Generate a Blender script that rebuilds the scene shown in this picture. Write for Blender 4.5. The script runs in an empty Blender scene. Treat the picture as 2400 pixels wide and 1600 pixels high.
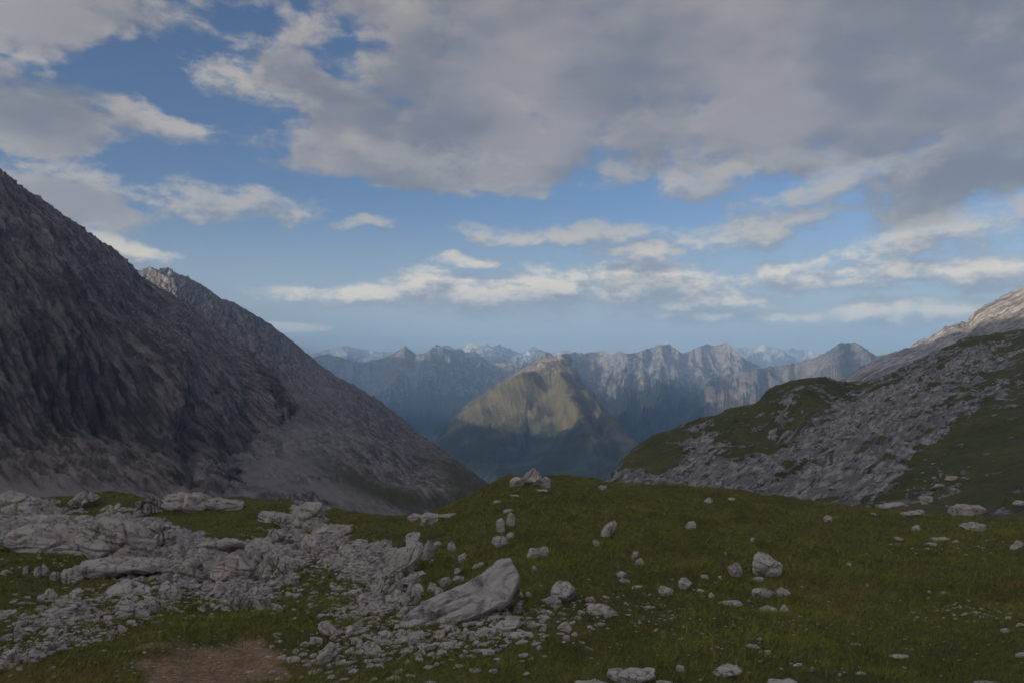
import bpy, bmesh, math, random
import numpy as np
from mathutils import Vector, Matrix
from mathutils.bvhtree import BVHTree

R = math.radians
scene = bpy.context.scene
C = scene.collection
rng = np.random.default_rng(7)

# ------------------------------------------------------------------ camera
F = 1848.0                                   # focal length in pixels of the 2400 px wide photograph
PITCH = math.atan(40 / F)
cam_data = bpy.data.cameras.new('camera')
cam_data.sensor_width = 36.0
cam_data.lens = 36.0 * F / 2400.0
cam_data.clip_start = 0.1
cam_data.clip_end = 200000.0
cam = bpy.data.objects.new('camera', cam_data)
cam.rotation_euler = (math.pi / 2 + PITCH, 0, 0)
C.objects.link(cam)
scene.camera = cam

# ------------------------------------------------------------------ light
SUN_AZ, SUN_EL = R(-127), R(9)              # azimuth from +Y (the view), left is negative
SKY_STRENGTH = 0.088
SUN_STRENGTH = 5.0
HAZE = 1.0e-4
SKY_TINT = (0.92, 0.93, 1.07)
sd = bpy.data.lights.new('sun', 'SUN')
sd.energy = SUN_STRENGTH
sd.angle = R(0.5)
sd.color = (1.0, 0.86, 0.68)
sun = bpy.data.objects.new('sun', sd)
S = Vector((math.sin(SUN_AZ) * math.cos(SUN_EL), math.cos(SUN_AZ) * math.cos(SUN_EL), math.sin(SUN_EL)))
sun.rotation_euler = S.to_track_quat('Z', 'Y').to_euler()
sun.location = S * 3000
C.objects.link(sun)

# ------------------------------------------------------------------ render settings
scene.render.engine = 'CYCLES'
scene.cycles.use_denoising = True
scene.cycles.use_adaptive_sampling = True
scene.cycles.adaptive_threshold = 0.03
scene.cycles.max_bounces = 4
scene.cycles.diffuse_bounces = 3
scene.cycles.glossy_bounces = 1
scene.cycles.volume_bounces = 1
scene.cycles.transparent_max_bounces = 4
scene.view_settings.view_transform = 'Standard'
scene.view_settings.look = 'None'
scene.view_settings.exposure = 0.27
scene.view_settings.gamma = 1.0
scene.view_settings.use_curve_mapping = False


# ------------------------------------------------------------------ pixel helpers (authoring only)
def ray(px, py):
    px = np.asarray(px, float); py = np.asarray(py, float)
    a = (px - 1200) / F; b = (800 - py) / F
    c, s = math.cos(PITCH), math.sin(PITCH)
    return np.stack([a + 0 * b, c - b * s + 0 * a, s + b * c + 0 * a], -1)


def at(px, py, Y):
    d = ray(px, py)
    return d * (np.asarray(Y, float) / d[..., 1])[..., None]


def project(p):
    c, s = math.cos(PITCH), math.sin(PITCH)
    f = p[..., 1] * c + p[..., 2] * s
    u = -p[..., 1] * s + p[..., 2] * c
    f = np.where(f < 0.5, 0.5, f)
    return 1200 + F * p[..., 0] / f, 800 - F * u / f


# ------------------------------------------------------------------ node helper
class NT:
    def __init__(s, tree):
        s.t = tree; s.n = tree.nodes; s.l = tree.links

    def node(s, kind, **kw):
        n = s.n.new(kind)
        for k, v in kw.items(): setattr(n, k, v)
        return n

    def put(s, sock, v):
        if v is None: return
        if isinstance(v, bpy.types.NodeSocket): s.l.new(v, sock)
        elif isinstance(v, (tuple, list)):
            if len(v) == 3 and sock.type == 'RGBA': v = (*v, 1)
            sock.default_value = v
        else: sock.default_value = v

    def m(s, op, a, b=None, c=None, clamp=False):
        n = s.node('ShaderNodeMath', operation=op, use_clamp=clamp)
        s.put(n.inputs[0], a); s.put(n.inputs[1], b); s.put(n.inputs[2], c)
        return n.outputs[0]

    def v(s, op, a, b=None, scale=None):
        n = s.node('ShaderNodeVectorMath', operation=op)
        s.put(n.inputs[0], a); s.put(n.inputs[1], b)
        if scale is not None: s.put(n.inputs['Scale'], scale)
        return n.outputs['Value'] if op in ('LENGTH', 'DOT_PRODUCT', 'DISTANCE') else n.outputs[0]

    def v3(s, a, b, c):
        n = s.node('ShaderNodeVectorMath', operation='MULTIPLY_ADD')
        s.put(n.inputs[0], a); s.put(n.inputs[1], b); s.put(n.inputs[2], c)
        return n.outputs[0]

    def mapping(s, vec, loc=(0, 0, 0), rot=(0, 0, 0), sc=(1, 1, 1), kind='POINT'):
        n = s.node('ShaderNodeMapping', vector_type=kind)
        s.put(n.inputs['Vector'], vec)
        n.inputs['Location'].default_value = loc; n.inputs['Rotation'].default_value = rot; n.inputs['Scale'].default_value = sc
        return n.outputs[0]

    def noise(s, vec, scale, detail=5, rough=0.55, dist=0.0, lac=2.0, kind='FBM', dim='3D'):
        n = s.node('ShaderNodeTexNoise', noise_dimensions=dim, noise_type=kind)
        if kind == 'FBM': n.normalize = True
        s.put(n.inputs['Vector'], vec)
        n.inputs['Scale'].default_value = scale; n.inputs['Detail'].default_value = detail
        n.inputs['Roughness'].default_value = rough; n.inputs['Distortion'].default_value = dist
        n.inputs['Lacunarity'].default_value = lac
        return n.outputs['Fac']

    def voro(s, vec, scale, feature='DISTANCE_TO_EDGE', rand=1.0):
        n = s.node('ShaderNodeTexVoronoi', feature=feature)
        s.put(n.inputs['Vector'], vec); n.inputs['Scale'].default_value = scale
        n.inputs['Randomness'].default_value = rand
        return n.outputs['Distance']

    def mix(s, fac, a, b, blend='MIX'):
        n = s.node('ShaderNodeMix', data_type='RGBA', blend_type=blend)
        s.put(n.inputs[0], fac); s.put(n.inputs[6], a); s.put(n.inputs[7], b)
        return n.outputs[2]

    def lerp(s, fac, a, b):
        n = s.node('ShaderNodeMix', data_type='FLOAT')
        s.put(n.inputs[0], fac); s.put(n.inputs[2], a); s.put(n.inputs[3], b)
        return n.outputs[0]

    def rng(s, v, a, b, c=0.0, d=1.0, smooth=True):
        n = s.node('ShaderNodeMapRange', interpolation_type='SMOOTHSTEP' if smooth else 'LINEAR')
        s.put(n.inputs[0], v)
        for i, x in enumerate((a, b, c, d)): s.put(n.inputs[i + 1], x)
        return n.outputs[0]

    def attr(s, name):
        return s.node('ShaderNodeAttribute', attribute_name=name).outputs['Fac']


# ------------------------------------------------------------------ sky with clouds
world = bpy.data.worlds.new('World')
scene.world = world
world.use_nodes = True
wt = world.node_tree
wt.nodes.clear()
W = NT(wt)


def azel(px, py):
    d = ray(px, py)
    return math.atan2(d[0], d[1]), math.asin(d[2] / np.linalg.norm(d))


# cloud lobes seen in the photograph: (px, py, half width, half height, tilt deg)
SHEET = [
    (1800, -20, 1000, 270, -3), (1320, 120, 480, 215, -8), (1120, 325, 400, 105, 4), (2080, 240, 640, 120, -4),
    (830, 268, 270, 64, 22), (980, 385, 290, 48, 3),
    (-140, 20, 400, 76, -8), (-60, 245, 250, 74, 6), (70, 455, 220, 44, 14), (2330, 130, 150, 36, -35), (2330, 400, 260, 70, -8),
]
PUFFS = [
    (385, 290, 78, 34, 18), (520, 476, 170, 38, 4), (660, 505, 110, 22, 6), (850, 530, 60, 16, 0), (290, 585, 110, 24, 14),
    (190, 412, 130, 30, 8), (660, 768, 90, 11, 0),
    (950, 696, 260, 26, 0), (990, 668, 80, 46, 0), (1260, 690, 340, 50, 0), (1490, 664, 190, 78, 0), (1650, 714, 160, 28, 4),
    (1720, 744, 270, 12, 0), (1010, 378, 200, 40, 3), (1100, 608, 90, 13, -4),
    (1640, 436, 120, 36, -10), (1930, 440, 190, 32, -14), (1340, 545, 220, 28, -4), (1500, 590, 120, 16, -2), (1790, 535, 200, 42, -8),
    (2270, 535, 350, 40, -8), (2250, 636, 360, 34, -4), (2130, 733, 170, 28, 2), (590, 200, 130, 34, 18),
]


def lobes(T, vec, table):
    """Smooth minimum of squared distances to the lobes; the running value rides in z so they are worked out in turn."""
    acc = 2.2
    classes = {}
    for row in table:
        classes.setdefault(min((-10, 0, 12, 25, -35), key=lambda c: abs(c - row[4])), []).append(row)
    for cl, rows in classes.items():
        c, s_ = math.cos(R(-cl)), math.sin(R(-cl))
        rx = T.v('DOT_PRODUCT', vec, (c, s_, 0)); ry = T.v('DOT_PRODUCT', vec, (-s_, c, 0))
        for i, (px, py, w, h, t) in enumerate(rows):
            if i % 8 == 0:
                cv = T.node('ShaderNodeCombineXYZ')
                T.put(cv.inputs[0], rx); T.put(cv.inputs[1], ry); T.put(cv.inputs[2], acc)
                cur = cv.outputs[0]
            a, e = azel(px, py)
            kx, ky = F / w / 1.12, F / h / 1.12
            q = T.v3(cur, (kx, ky, 1e-4), (-(a * c + e * s_) * kx, -(-a * s_ + e * c) * ky, 0))
            acc = T.m('SMOOTH_MIN', acc, T.v('DOT_PRODUCT', q, q), 0.35)
    return acc


tc = W.node('ShaderNodeTexCoord')
dirv = W.v('NORMALIZE', tc.outputs['Generated'])
sx = W.node('ShaderNodeSeparateXYZ'); W.put(sx.inputs[0], dirv)
az = W.m('ARCTAN2', sx.outputs[0], sx.outputs[1])
el = W.m('ARCSINE', sx.outputs[2])
cb = W.node('ShaderNodeCombineXYZ'); W.put(cb.inputs[0], az); W.put(cb.inputs[1], el)
Q = cb.outputs[0]
STEP = (-0.008, 0.018, 0)                               # a step towards the sun, up and to the left
wn = W.node('ShaderNodeTexNoise', noise_dimensions='2D')
wn.inputs['Scale'].default_value = 11; wn.inputs['Detail'].default_value = 3
W.put(wn.inputs['Vector'], W.mapping(Q, sc=(1, 1.7, 1)))
warp = W.v('SCALE', W.v('MULTIPLY', W.v('SUBTRACT', wn.outputs['Color'], (0.5, 0.5, 0.5)), (0.10, 0.040, 0)), scale=W.rng(el, 0.02, 0.20, 0.25, 1.0))
Qw = W.v('ADD', Q, warp)
Qs = W.v('ADD', Qw, STEP)
Qn = W.v3(warp, (0.3, 0.3, 0), Q)


def billow(vec):
    a = W.noise(W.v3(vec, (1, 1.9, 1), (3.1, 1.7, 0)), 13, 7, 0.57, 0.0, dim='2D')
    return W.m('MULTIPLY_ADD', a, 3.6, -1.8)


wide = W.noise(W.v3(W.v('ADD', Q, W.v('SCALE', warp, scale=0.4)), (1, 2.4, 1), (1.3, 4.4, 0)), 3.6, 3, 0.5, dim='2D')
sheet = lobes(W, Qw, SHEET)
# beyond the frame the broken cover simply carries on
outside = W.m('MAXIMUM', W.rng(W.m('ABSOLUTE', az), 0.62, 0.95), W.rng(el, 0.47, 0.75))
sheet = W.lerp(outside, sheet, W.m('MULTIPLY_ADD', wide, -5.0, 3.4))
p0, p1 = lobes(W, Qw, PUFFS), lobes(W, Qs, PUFFS)
b0, b1 = billow(Qn), billow(W.v('ADD', Qn, STEP))
# thin sheet: soft edges, mild texture
dS = W.m('MULTIPLY_ADD', b0, 0.85, W.m('MULTIPLY_ADD', sheet, -1.25, 1.3))
aS = W.rng(dS, -0.3, 0.6)
# puffs: heaped, frayed at the rim
f0 = W.m('MULTIPLY_ADD', W.noise(W.v3(Q, (1, 2.0, 1), (7.7, 2.2, 0)), 55, 5, 0.64, dim='2D'), 2.0, -1.0)
d0 = W.m('ADD', W.m('MULTIPLY_ADD', p0, -1.1, 1.0), W.m('ADD', b0, f0))
d1 = W.m('ADD', W.m('MULTIPLY_ADD', p1, -1.1, 1.0), W.m('ADD', b1, f0))
aP = W.rng(W.m('ADD', d0, W.rng(el, 0.05, 0.13, 0.45, 0.0)), -0.5, 1.4)
lit = W.m('MULTIPLY', W.rng(W.m('ADD', W.m('SUBTRACT', d0, d1), W.m('MULTIPLY', f0, 0.8)), -0.7, 1.3), W.rng(d0, 0.4, 2.2, 1.0, 0.75))
sky = W.node('ShaderNodeTexSky', sky_type='NISHITA')
sky.sun_disc = False
sky.sun_elevation = SUN_EL
sky.sun_rotation = SUN_AZ
sky.altitude = 2000
sky.air_density = 1.0
sky.dust_density = 0.6
sky.ozone_density = 2.2
skyc = W.mix(1.0, sky.outputs[0], SKY_TINT, 'MULTIPLY')
litS = W.rng(W.m('SUBTRACT', b0, b1), -0.5, 1.1)
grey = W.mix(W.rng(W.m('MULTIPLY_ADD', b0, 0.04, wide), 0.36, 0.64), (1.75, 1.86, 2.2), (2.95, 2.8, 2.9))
edgeS = W.m('MULTIPLY', litS, W.rng(dS, 0.0, 1.3, 0.85, 0.06))
colS = W.mix(edgeS, grey, (5.0, 4.6, 4.0))
colP = W.mix(W.m('MULTIPLY', lit, W.rng(el, 0.09, 0.18, 1.0, 0.33)), (2.5, 2.6, 2.9), (10.0, 8.6, 6.4))
fill_glow = W.m('MULTIPLY_ADD', W.m('POWER', W.rng(W.v('DOT_PRODUCT', dirv, tuple(S)), -0.1, 1.0, smooth=False), 1.5), 6.0, 1.0)   # unseen clouds brightened towards the sun, added as fill for the shaded ground
colS = W.v('SCALE', colS, scale=fill_glow)
skyc = W.mix(W.rng(el, 0.0, 0.20, 0.75, 0.0), skyc, (4.2, 4.3, 4.2))      # thin milky veil low over the horizon
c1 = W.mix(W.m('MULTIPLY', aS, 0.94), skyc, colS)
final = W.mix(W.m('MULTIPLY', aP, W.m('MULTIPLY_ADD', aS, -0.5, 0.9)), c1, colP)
bg = W.node('ShaderNodeBackground')
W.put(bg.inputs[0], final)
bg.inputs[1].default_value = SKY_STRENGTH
wo = W.node('ShaderNodeOutputWorld')
W.l.new(bg.outputs[0], wo.inputs[0])
world.cycles.sampling_method = 'NONE'        # the sky is smooth: scattered rays find it well enough
#@@TERRAIN
# ------------------------------------------------------------------ numpy noise
_perm = np.random.default_rng(11).permutation(1024)
_perm = np.concatenate([_perm, _perm, _perm])
_g = np.random.default_rng(12).normal(size=(1024, 3)); _g /= np.linalg.norm(_g, axis=1)[:, None]
_g = _g.astype(np.float32)


def perlin(p):
    p = np.asarray(p, np.float64)
    i = np.floor(p).astype(np.int64); f = (p - i).astype(np.float32)
    i &= 1023
    u = f * f * f * (f * (f * 6 - 15) + 10)
    r = 0
    for dx in (0, 1):
        wx = u[..., 0] if dx else 1 - u[..., 0]
        hx = _perm[(i[..., 0] + dx) & 1023]
        for dy in (0, 1):
            wy = wx * (u[..., 1] if dy else 1 - u[..., 1])
            hy = _perm[(hx + i[..., 1] + dy) & 1023]
            for dz in (0, 1):
                w = wy * (u[..., 2] if dz else 1 - u[..., 2])
                g = _g[_perm[(hy + i[..., 2] + dz) & 1023]]
                r = r + w * (g[..., 0] * (f[..., 0] - dx) + g[..., 1] * (f[..., 1] - dy) + g[..., 2] * (f[..., 2] - dz))
    return r * 1.6


def fbm(p, o=4, gain=0.5):
    r, a, s = 0, 1.0, 0
    for k in range(o):
        r = r + a * perlin(p * 2.03 ** k + 17.3 * k); s += a; a *= gain
    return r / s


def ridged(p, o=4, gain=0.5):
    r, a, s = 0, 1.0, 0
    for k in range(o):
        n = 1 - np.abs(perlin(p * 2.03 ** k + 9.1 * k))
        r = r + a * n * n; s += a; a *= gain
    return r / s                                # 0..1, high on ridges


def worley(p, seed=0):
    """first and second nearest feature distance, 3-D"""
    i = np.floor(p).astype(np.int64); f = p - i
    f1 = np.full(p.shape[:-1], 9.0); f2 = f1.copy()
    for dx in (-1, 0, 1):
        for dy in (-1, 0, 1):
            for dz in (-1, 0, 1):
                h = _perm[(_perm[(_perm[(i[..., 0] + dx + seed) & 1023] + i[..., 1] + dy) & 1023] + i[..., 2] + dz) & 1023]
                o = _g[h] * 0.5 + 0.5
                d = np.sqrt((o[..., 0] + dx - f[..., 0]) ** 2 + (o[..., 1] + dy - f[..., 1]) ** 2 + (o[..., 2] + dz - f[..., 2]) ** 2)
                f2 = np.where(d < f1, f1, np.minimum(f2, d)); f1 = np.minimum(f1, d)
    return f1, f2


def sstep(x, a, b):
    t = np.clip((x - a) / (b - a), 0, 1)
    return t * t * (3 - 2 * t)


def pchip(x, y, xi):
    """monotone cubic through (x, y[k]) along axis 0, sampled at xi"""
    x = np.asarray(x, float); y = np.asarray(y, float)
    h = np.diff(x); sh = (-1,) + (1,) * (y.ndim - 1)
    d = np.diff(y, axis=0) / h.reshape(sh)
    m = np.zeros_like(y)
    if len(x) > 2:
        w1 = (2 * h[1:] + h[:-1]).reshape(sh); w2 = (h[1:] + 2 * h[:-1]).reshape(sh)
        ok = d[1:] * d[:-1] > 0
        with np.errstate(divide='ignore', invalid='ignore'):
            hm = (w1 + w2) / (w1 / d[:-1] + w2 / d[1:])
        m[1:-1] = np.where(ok, hm, 0)
    m[0] = d[0]; m[-1] = d[-1]
    k = np.clip(np.searchsorted(x, xi, side='right') - 1, 0, len(x) - 2)
    t = ((xi - x[k]) / h[k]).reshape(sh); hh = h[k].reshape(sh)
    return ((1 + 2 * t) * (1 - t) ** 2) * y[k] + t * (1 - t) ** 2 * hh * m[k] + t * t * (3 - 2 * t) * y[k + 1] + t * t * (t - 1) * hh * m[k + 1]


# ------------------------------------------------------------------ mesh helpers
def mesh_np(name, verts, faces, mat, smooth=True, attrs=None):
    """verts (n,3), faces (m,3|4) -> linked mesh object"""
    me = bpy.data.meshes.new(name)
    n, (m, k) = len(verts), faces.shape
    me.vertices.add(n); me.vertices.foreach_set('co', np.ascontiguousarray(verts, np.float32).ravel())
    me.loops.add(m * k); me.loops.foreach_set('vertex_index', np.ascontiguousarray(faces, np.int32).ravel())
    me.polygons.add(m); me.polygons.foreach_set('loop_start', np.arange(0, m * k, k, dtype=np.int32))
    me.polygons.foreach_set('use_smooth', np.full(m, smooth))
    me.update(calc_edges=True)
    for an, av in (attrs or {}).items():
        at_ = me.attributes.new(an, 'FLOAT', 'POINT'); at_.data.foreach_set('value', np.ascontiguousarray(av, np.float32).ravel())
    me.materials.append(mat)
    o = bpy.data.objects.new(name, me)
    C.objects.link(o)
    return o


def tag(o, label, cat=None, group=None, kind=None):
    o['label'] = label
    if cat: o['category'] = cat
    if group: o['group'] = group
    if kind: o['kind'] = kind
    return o


def structure(o, label=None):
    o['kind'] = 'structure'
    if label: o['label'] = label
    return o


def grid_faces(nu, nt):
    i = np.arange(nu * nt).reshape(nu, nt)
    return np.stack([i[:-1, :-1].ravel(), i[1:, :-1].ravel(), i[1:, 1:].ravel(), i[:-1, 1:].ravel()], -1)


def normals(Pg):
    n = np.cross(np.gradient(Pg, axis=0), np.gradient(Pg, axis=1))
    n /= np.linalg.norm(n, axis=-1)[..., None] + 1e-9
    return n


def loft(cols, ui, nt, rows=None):
    """cols: list of (u, [points...]) with equally many points; returns grid (len(ui), nt, 3), u runs left to right, t towards the back"""
    u = np.array([c[0] for c in cols], float)
    P_ = np.array([c[1] for c in cols], float)                # nc,K,3
    K = P_.shape[1]
    A = pchip(u, P_, np.asarray(ui, float))                   # nu,K,3
    if rows is None: tk = np.linspace(0, K - 1, nt)
    else: tk = np.concatenate([np.linspace(k, k + 1, r, endpoint=False) for k, r in enumerate(rows)] + [[K - 1]])
    Bg = pchip(np.arange(K), np.swapaxes(A, 0, 1), tk)        # nt,nu,3
    return np.swapaxes(Bg, 0, 1), tk


def pt(px, py, Y):
    return tuple(at(px, py, Y))


# ------------------------------------------------------------------ materials
def new_mat(name):
    m = bpy.data.materials.new(name); m.use_nodes = True
    m.node_tree.nodes.clear()
    t = NT(m.node_tree)
    out = t.node('ShaderNodeOutputMaterial')
    bs = t.node('ShaderNodeBsdfPrincipled')
    bs.inputs['Roughness'].default_value = 0.9
    bs.inputs['Specular IOR Level'].default_value = 0.25
    t.l.new(bs.outputs[0], out.inputs[0])
    pos = t.node('ShaderNodeNewGeometry').outputs['Position']
    return m, t, bs, pos


def bump(t, bs, h, dist, strength=1.0, prev=None):
    b = t.node('ShaderNodeBump'); b.inputs['Strength'].default_value = strength; b.inputs['Distance'].default_value = dist
    t.put(b.inputs['Height'], h)
    if prev is not None: t.l.new(prev, b.inputs['Normal'])
    t.l.new(b.outputs[0], bs.inputs['Normal'])
    return b.outputs[0]


def limestone(name, scale=1.0, base=(0.43, 0.376, 0.328), dark=(0.06, 0.055, 0.052), warm=(0.36, 0.295, 0.245), relief=0.05, veins=0.85):
    m, t, bs, pos = new_mat(name)
    a = t.noise(pos, 1.1 * scale, 6, 0.6)
    b = t.noise(pos, 8.0 * scale, 7, 0.7)
    c = t.noise(t.mapping(pos, sc=(1, 1, 0.25)), 3.0 * scale, 6, 0.65)
    col = t.mix(t.rng(a, 0.42, 0.66), base, warm)
    col = t.mix(t.rng(c, 0.53, 0.68, 0, 0.8), col, dark)
    vein = t.rng(t.m('ABSOLUTE', t.m('SUBTRACT', t.noise(t.mapping(pos, rot=(0.4, 0.5, 0.3), sc=(1, 1, 2.2)), 0.8 * scale, 4, 0.55), 0.5)), 0.0, 0.012, 1.0, 0.0)
    col = t.mix(t.m('MULTIPLY', vein, veins), col, dark)
    col = t.mix(t.rng(b, 0.56, 0.72, 0.0, 0.5), col, tuple(x * 0.5 for x in base))
    col = t.mix(t.rng(b, 0.30, 0.45, 0.5, 0.0), col, tuple(min(1, x * 1.3) for x in base))
    t.put(bs.inputs['Base Color'], col)
    h = t.m('ADD', t.m('MULTIPLY', b, 0.7), t.m('MULTIPLY_ADD', c, 0.8, t.m('MULTIPLY', vein, -0.5)))
    bump(t, bs, h, relief / scale, 1.0)
    return m


MAT_ROCK = limestone('pale_limestone', 1.0)
MAT_ROCK_FINE = limestone('weathered_limestone', 2.2, base=(0.455, 0.40, 0.35), relief=0.06)


def mountain_mat(name, rock, rock2, scale, streak=None, grass=None, extra=None, bump_d=4.0):
    """rock with fine strata; 'grass' attribute brings in turf, 'scree' attribute smooth debris, 'stain' ochre"""
    m, t, bs, pos = new_mat(name)
    q = pos
    if streak is not None:
        A = streak
        cx = t.node('ShaderNodeCombineXYZ')
        for k in range(3): t.put(cx.inputs[k], t.v('DOT_PRODUCT', pos, tuple(A[k])))
        q = cx.outputs[0]
    a = t.noise(q, scale, 7, 0.62)
    b = t.noise(q, scale * 5, 6, 0.68)
    big = t.noise(pos, scale * 0.12, 4, 0.5)
    col = t.mix(t.rng(a, 0.42, 0.58), tuple(x * 0.62 for x in rock), rock2)
    col = t.mix(t.rng(b, 0.50, 0.62, 0, 0.8), col, tuple(x * 0.35 for x in rock))
    col = t.mix(t.rng(t.noise(q, scale * 2.3, 5, 0.6), 0.54, 0.66, 0, 0.7), col, tuple(x * 1.55 for x in rock2))
    col = t.mix(t.rng(big, 0.4, 0.7, 0, 0.35), col, tuple(x * 1.35 for x in rock2))
    if streak is not None:                                   # thin dark joints along the bedding
        jn = t.noise(t.mapping(q, sc=(2.2, 1, 0.3)), scale * 1.3, 5, 0.6)
        col = t.mix(t.rng(jn, 0.55, 0.62, 0, 0.75), col, tuple(x * 0.3 for x in rock))
    sc = t.attr('scree'); st = t.attr('stain')
    fine = t.noise(pos, scale * 14, 4, 0.6)
    scol = t.mix(t.rng(fine, 0.4, 0.6), tuple(x * 0.6 for x in rock2), tuple(x * 1.15 for x in rock2))
    scol = t.mix(t.rng(t.noise(pos, scale * 4, 5, 0.7), 0.55, 0.68, 0, 0.75), scol, tuple(x * 0.42 for x in rock2))
    col = t.mix(sc, col, scol)
    col = t.mix(t.m('MULTIPLY', st, t.rng(b, 0.35, 0.6, 1.0, 0.2)), col, (0.20, 0.13, 0.085))
    dark_tone = t.m('MULTIPLY', t.attr('dark_tone'), t.rng(t.m('ADD', a, t.m('MULTIPLY', b, 0.4)), 0.5, 0.85, 1.0, 0.35))
    col = t.mix(dark_tone, col, (0.042, 0.036, 0.038))  # darker rock tone over the masked patches
    if grass:
        g = t.rng(t.m('ADD', t.attr('grass'), t.m('MULTIPLY_ADD', t.noise(pos, scale * 2.2, 6, 0.65), 1.5, -0.75)), 0.35, 0.65)
        gc = t.mix(t.rng(t.noise(pos, scale * 0.6, 5, 0.6), 0.35, 0.65), grass[0], grass[1])
        col = t.mix(g, col, gc)
    if extra: col = extra(t, col, pos)
    t.put(bs.inputs['Base Color'], col)
    h = t.m('ADD', t.m('MULTIPLY', a, 1.0), t.m('MULTIPLY', b, 0.5))
    h = t.m('MULTIPLY', h, t.m('SUBTRACT', 1.0, t.m('MULTIPLY', sc, 0.6)))
    bump(t, bs, h, bump_d, 1.0)
    return m


def streak_axes(t, n, along, across, deep):
    """rows turning a position into noise coordinates stretched along t on a face with normal n"""
    t = np.array(t, float); t /= np.linalg.norm(t); n = np.array(n, float); n -= t * n.dot(t); n /= np.linalg.norm(n)
    b = np.cross(n, t)
    return np.array([b / across, n / deep, t / along])


def build_landform(name, grid, disp, mat, attrs=None, label=None, flip=False):
    """displace a lofted grid along its normals and link it as a piece of the setting"""
    n = normals(grid)
    if n[..., 2].mean() < 0: n = -n
    if callable(disp): disp = disp(grid, n)
    G_ = grid + n * disp[..., None]
    f = grid_faces(*grid.shape[:2])
    at_ = {k: v for k, v in (attrs or {}).items()}
    for k in ('scree', 'stain', 'grass', 'dark_tone'): at_.setdefault(k, np.zeros(grid.shape[:2]))
    o = mesh_np(name, G_.reshape(-1, 3), f, mat, True, at_)
    return structure(o, label), G_


def blob(px, py, cx, cy, rx, ry, rot=0):
    c, s = math.cos(R(rot)), math.sin(R(rot))
    x = (px - cx) * c + (py - cy) * s; y = -(px - cx) * s + (py - cy) * c
    return np.exp(-((x / rx) ** 2 + (y / ry) ** 2))


# ------------------------------------------------------------------ left mountain
def uspan(a, b, n_vis, extra_left=(), extra_right=()):
    return np.concatenate([extra_left, np.linspace(a, b, n_vis), extra_right])


cols = [
    (-900, [(-500, -3200, -60), (-650, -3200, 60), (-900, -3200, 260), (-1150, -3200, 420), (-1600, -3200, 150)]),
    (-760, [(-420, -900, -60), (-560, -900, 80), (-800, -900, 280), (-1080, -900, 470), (-1500, -900, 200)]),
    (-620, [(-330, -200, -60), (-450, -200, 70), (-680, -200, 270), (-980, -200, 460), (-1400, -200, 200)]),
    (-480, [(-260, 200, -58), (-380, 200, 40), (-560, 240, 200), (-860, 300, 395), (-1300, 300, 150)]),
    (-300, [(-250, 300, -58), (-340, 330, 0), (-470, 450, 120), (-770, 650, 330), (-1200, 700, 100)]),
    (-120, [pt(-120, 1165, 330), pt(-120, 1070, 420), pt(-120, 760, 520), pt(-120, 360, 930), (-1150, 1150, 60)]),
    (0, [pt(0, 1170, 330), pt(0, 1075, 430), pt(0, 790, 535), pt(0, 440, 1000), (-1050, 1350, 60)]),
    (150, [pt(140, 1175, 340), pt(140, 1080, 440), pt(140, 800, 560), pt(150, 530, 1120), (-1000, 1500, 40)]),
    (300, [pt(280, 1175, 350), pt(290, 1100, 450), pt(300, 860, 600), pt(300, 648, 1380), (-950, 1750, 20)]),
    (433, [pt(400, 1215, 350), pt(420, 1110, 470), pt(433, 900, 630), pt(425, 722, 1450), (-850, 1800, -40)]),
    (560, [pt(480, 1220, 355), pt(540, 1100, 545), pt(560, 950, 780), pt(560, 820, 1300), pt(600, 900, 1500)]),
    (640, [pt(510, 1220, 365), pt(580, 1095, 575), pt(635, 980, 770), pt(640, 890, 1050), pt(690, 960, 1250)]),
    (690, [pt(530, 1225, 380), pt(600, 1100, 580), pt(660, 1020, 740), pt(678, 950, 860), pt(720, 1030, 1000)]),
    (730, [pt(570, 1225, 440), pt(640, 1110, 640), pt(690, 1035, 900), pt(705, 965, 1150), pt(740, 1040, 1300)]),
    (760, [pt(590, 1230, 520), pt(660, 1120, 760), pt(700, 1050, 1100), pt(715, 985, 1400), pt(750, 1060, 1500)]),
]
grid, tk = loft(cols, uspan(-130, 760, 490, [-900, -760, -620, -540, -480, -420, -360, -300, -240, -200, -170, -150]), 0, rows=[60, 110, 190, 30])
A1 = streak_axes(np.array(pt(300, 860, 640)) - np.array(pt(30, 600, 800)), (0.7, -0.5, 0.5), 120, 17, 40)
A1b = streak_axes(np.array(pt(300, 860, 640)) - np.array(pt(30, 600, 800)), (0.7, -0.5, 0.5), 62, 22, 26)
A1m = streak_axes(np.array(pt(300, 860, 640)) - np.array(pt(30, 600, 800)), (0.7, -0.5, 0.5), 110, 15, 30)
px, py = project(grid)
rockw = 1 - sstep(-(tk - 0.45)[None, :] + 0.25 * fbm(grid / 90), -0.1, 0.35)      # scree at the foot


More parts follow.
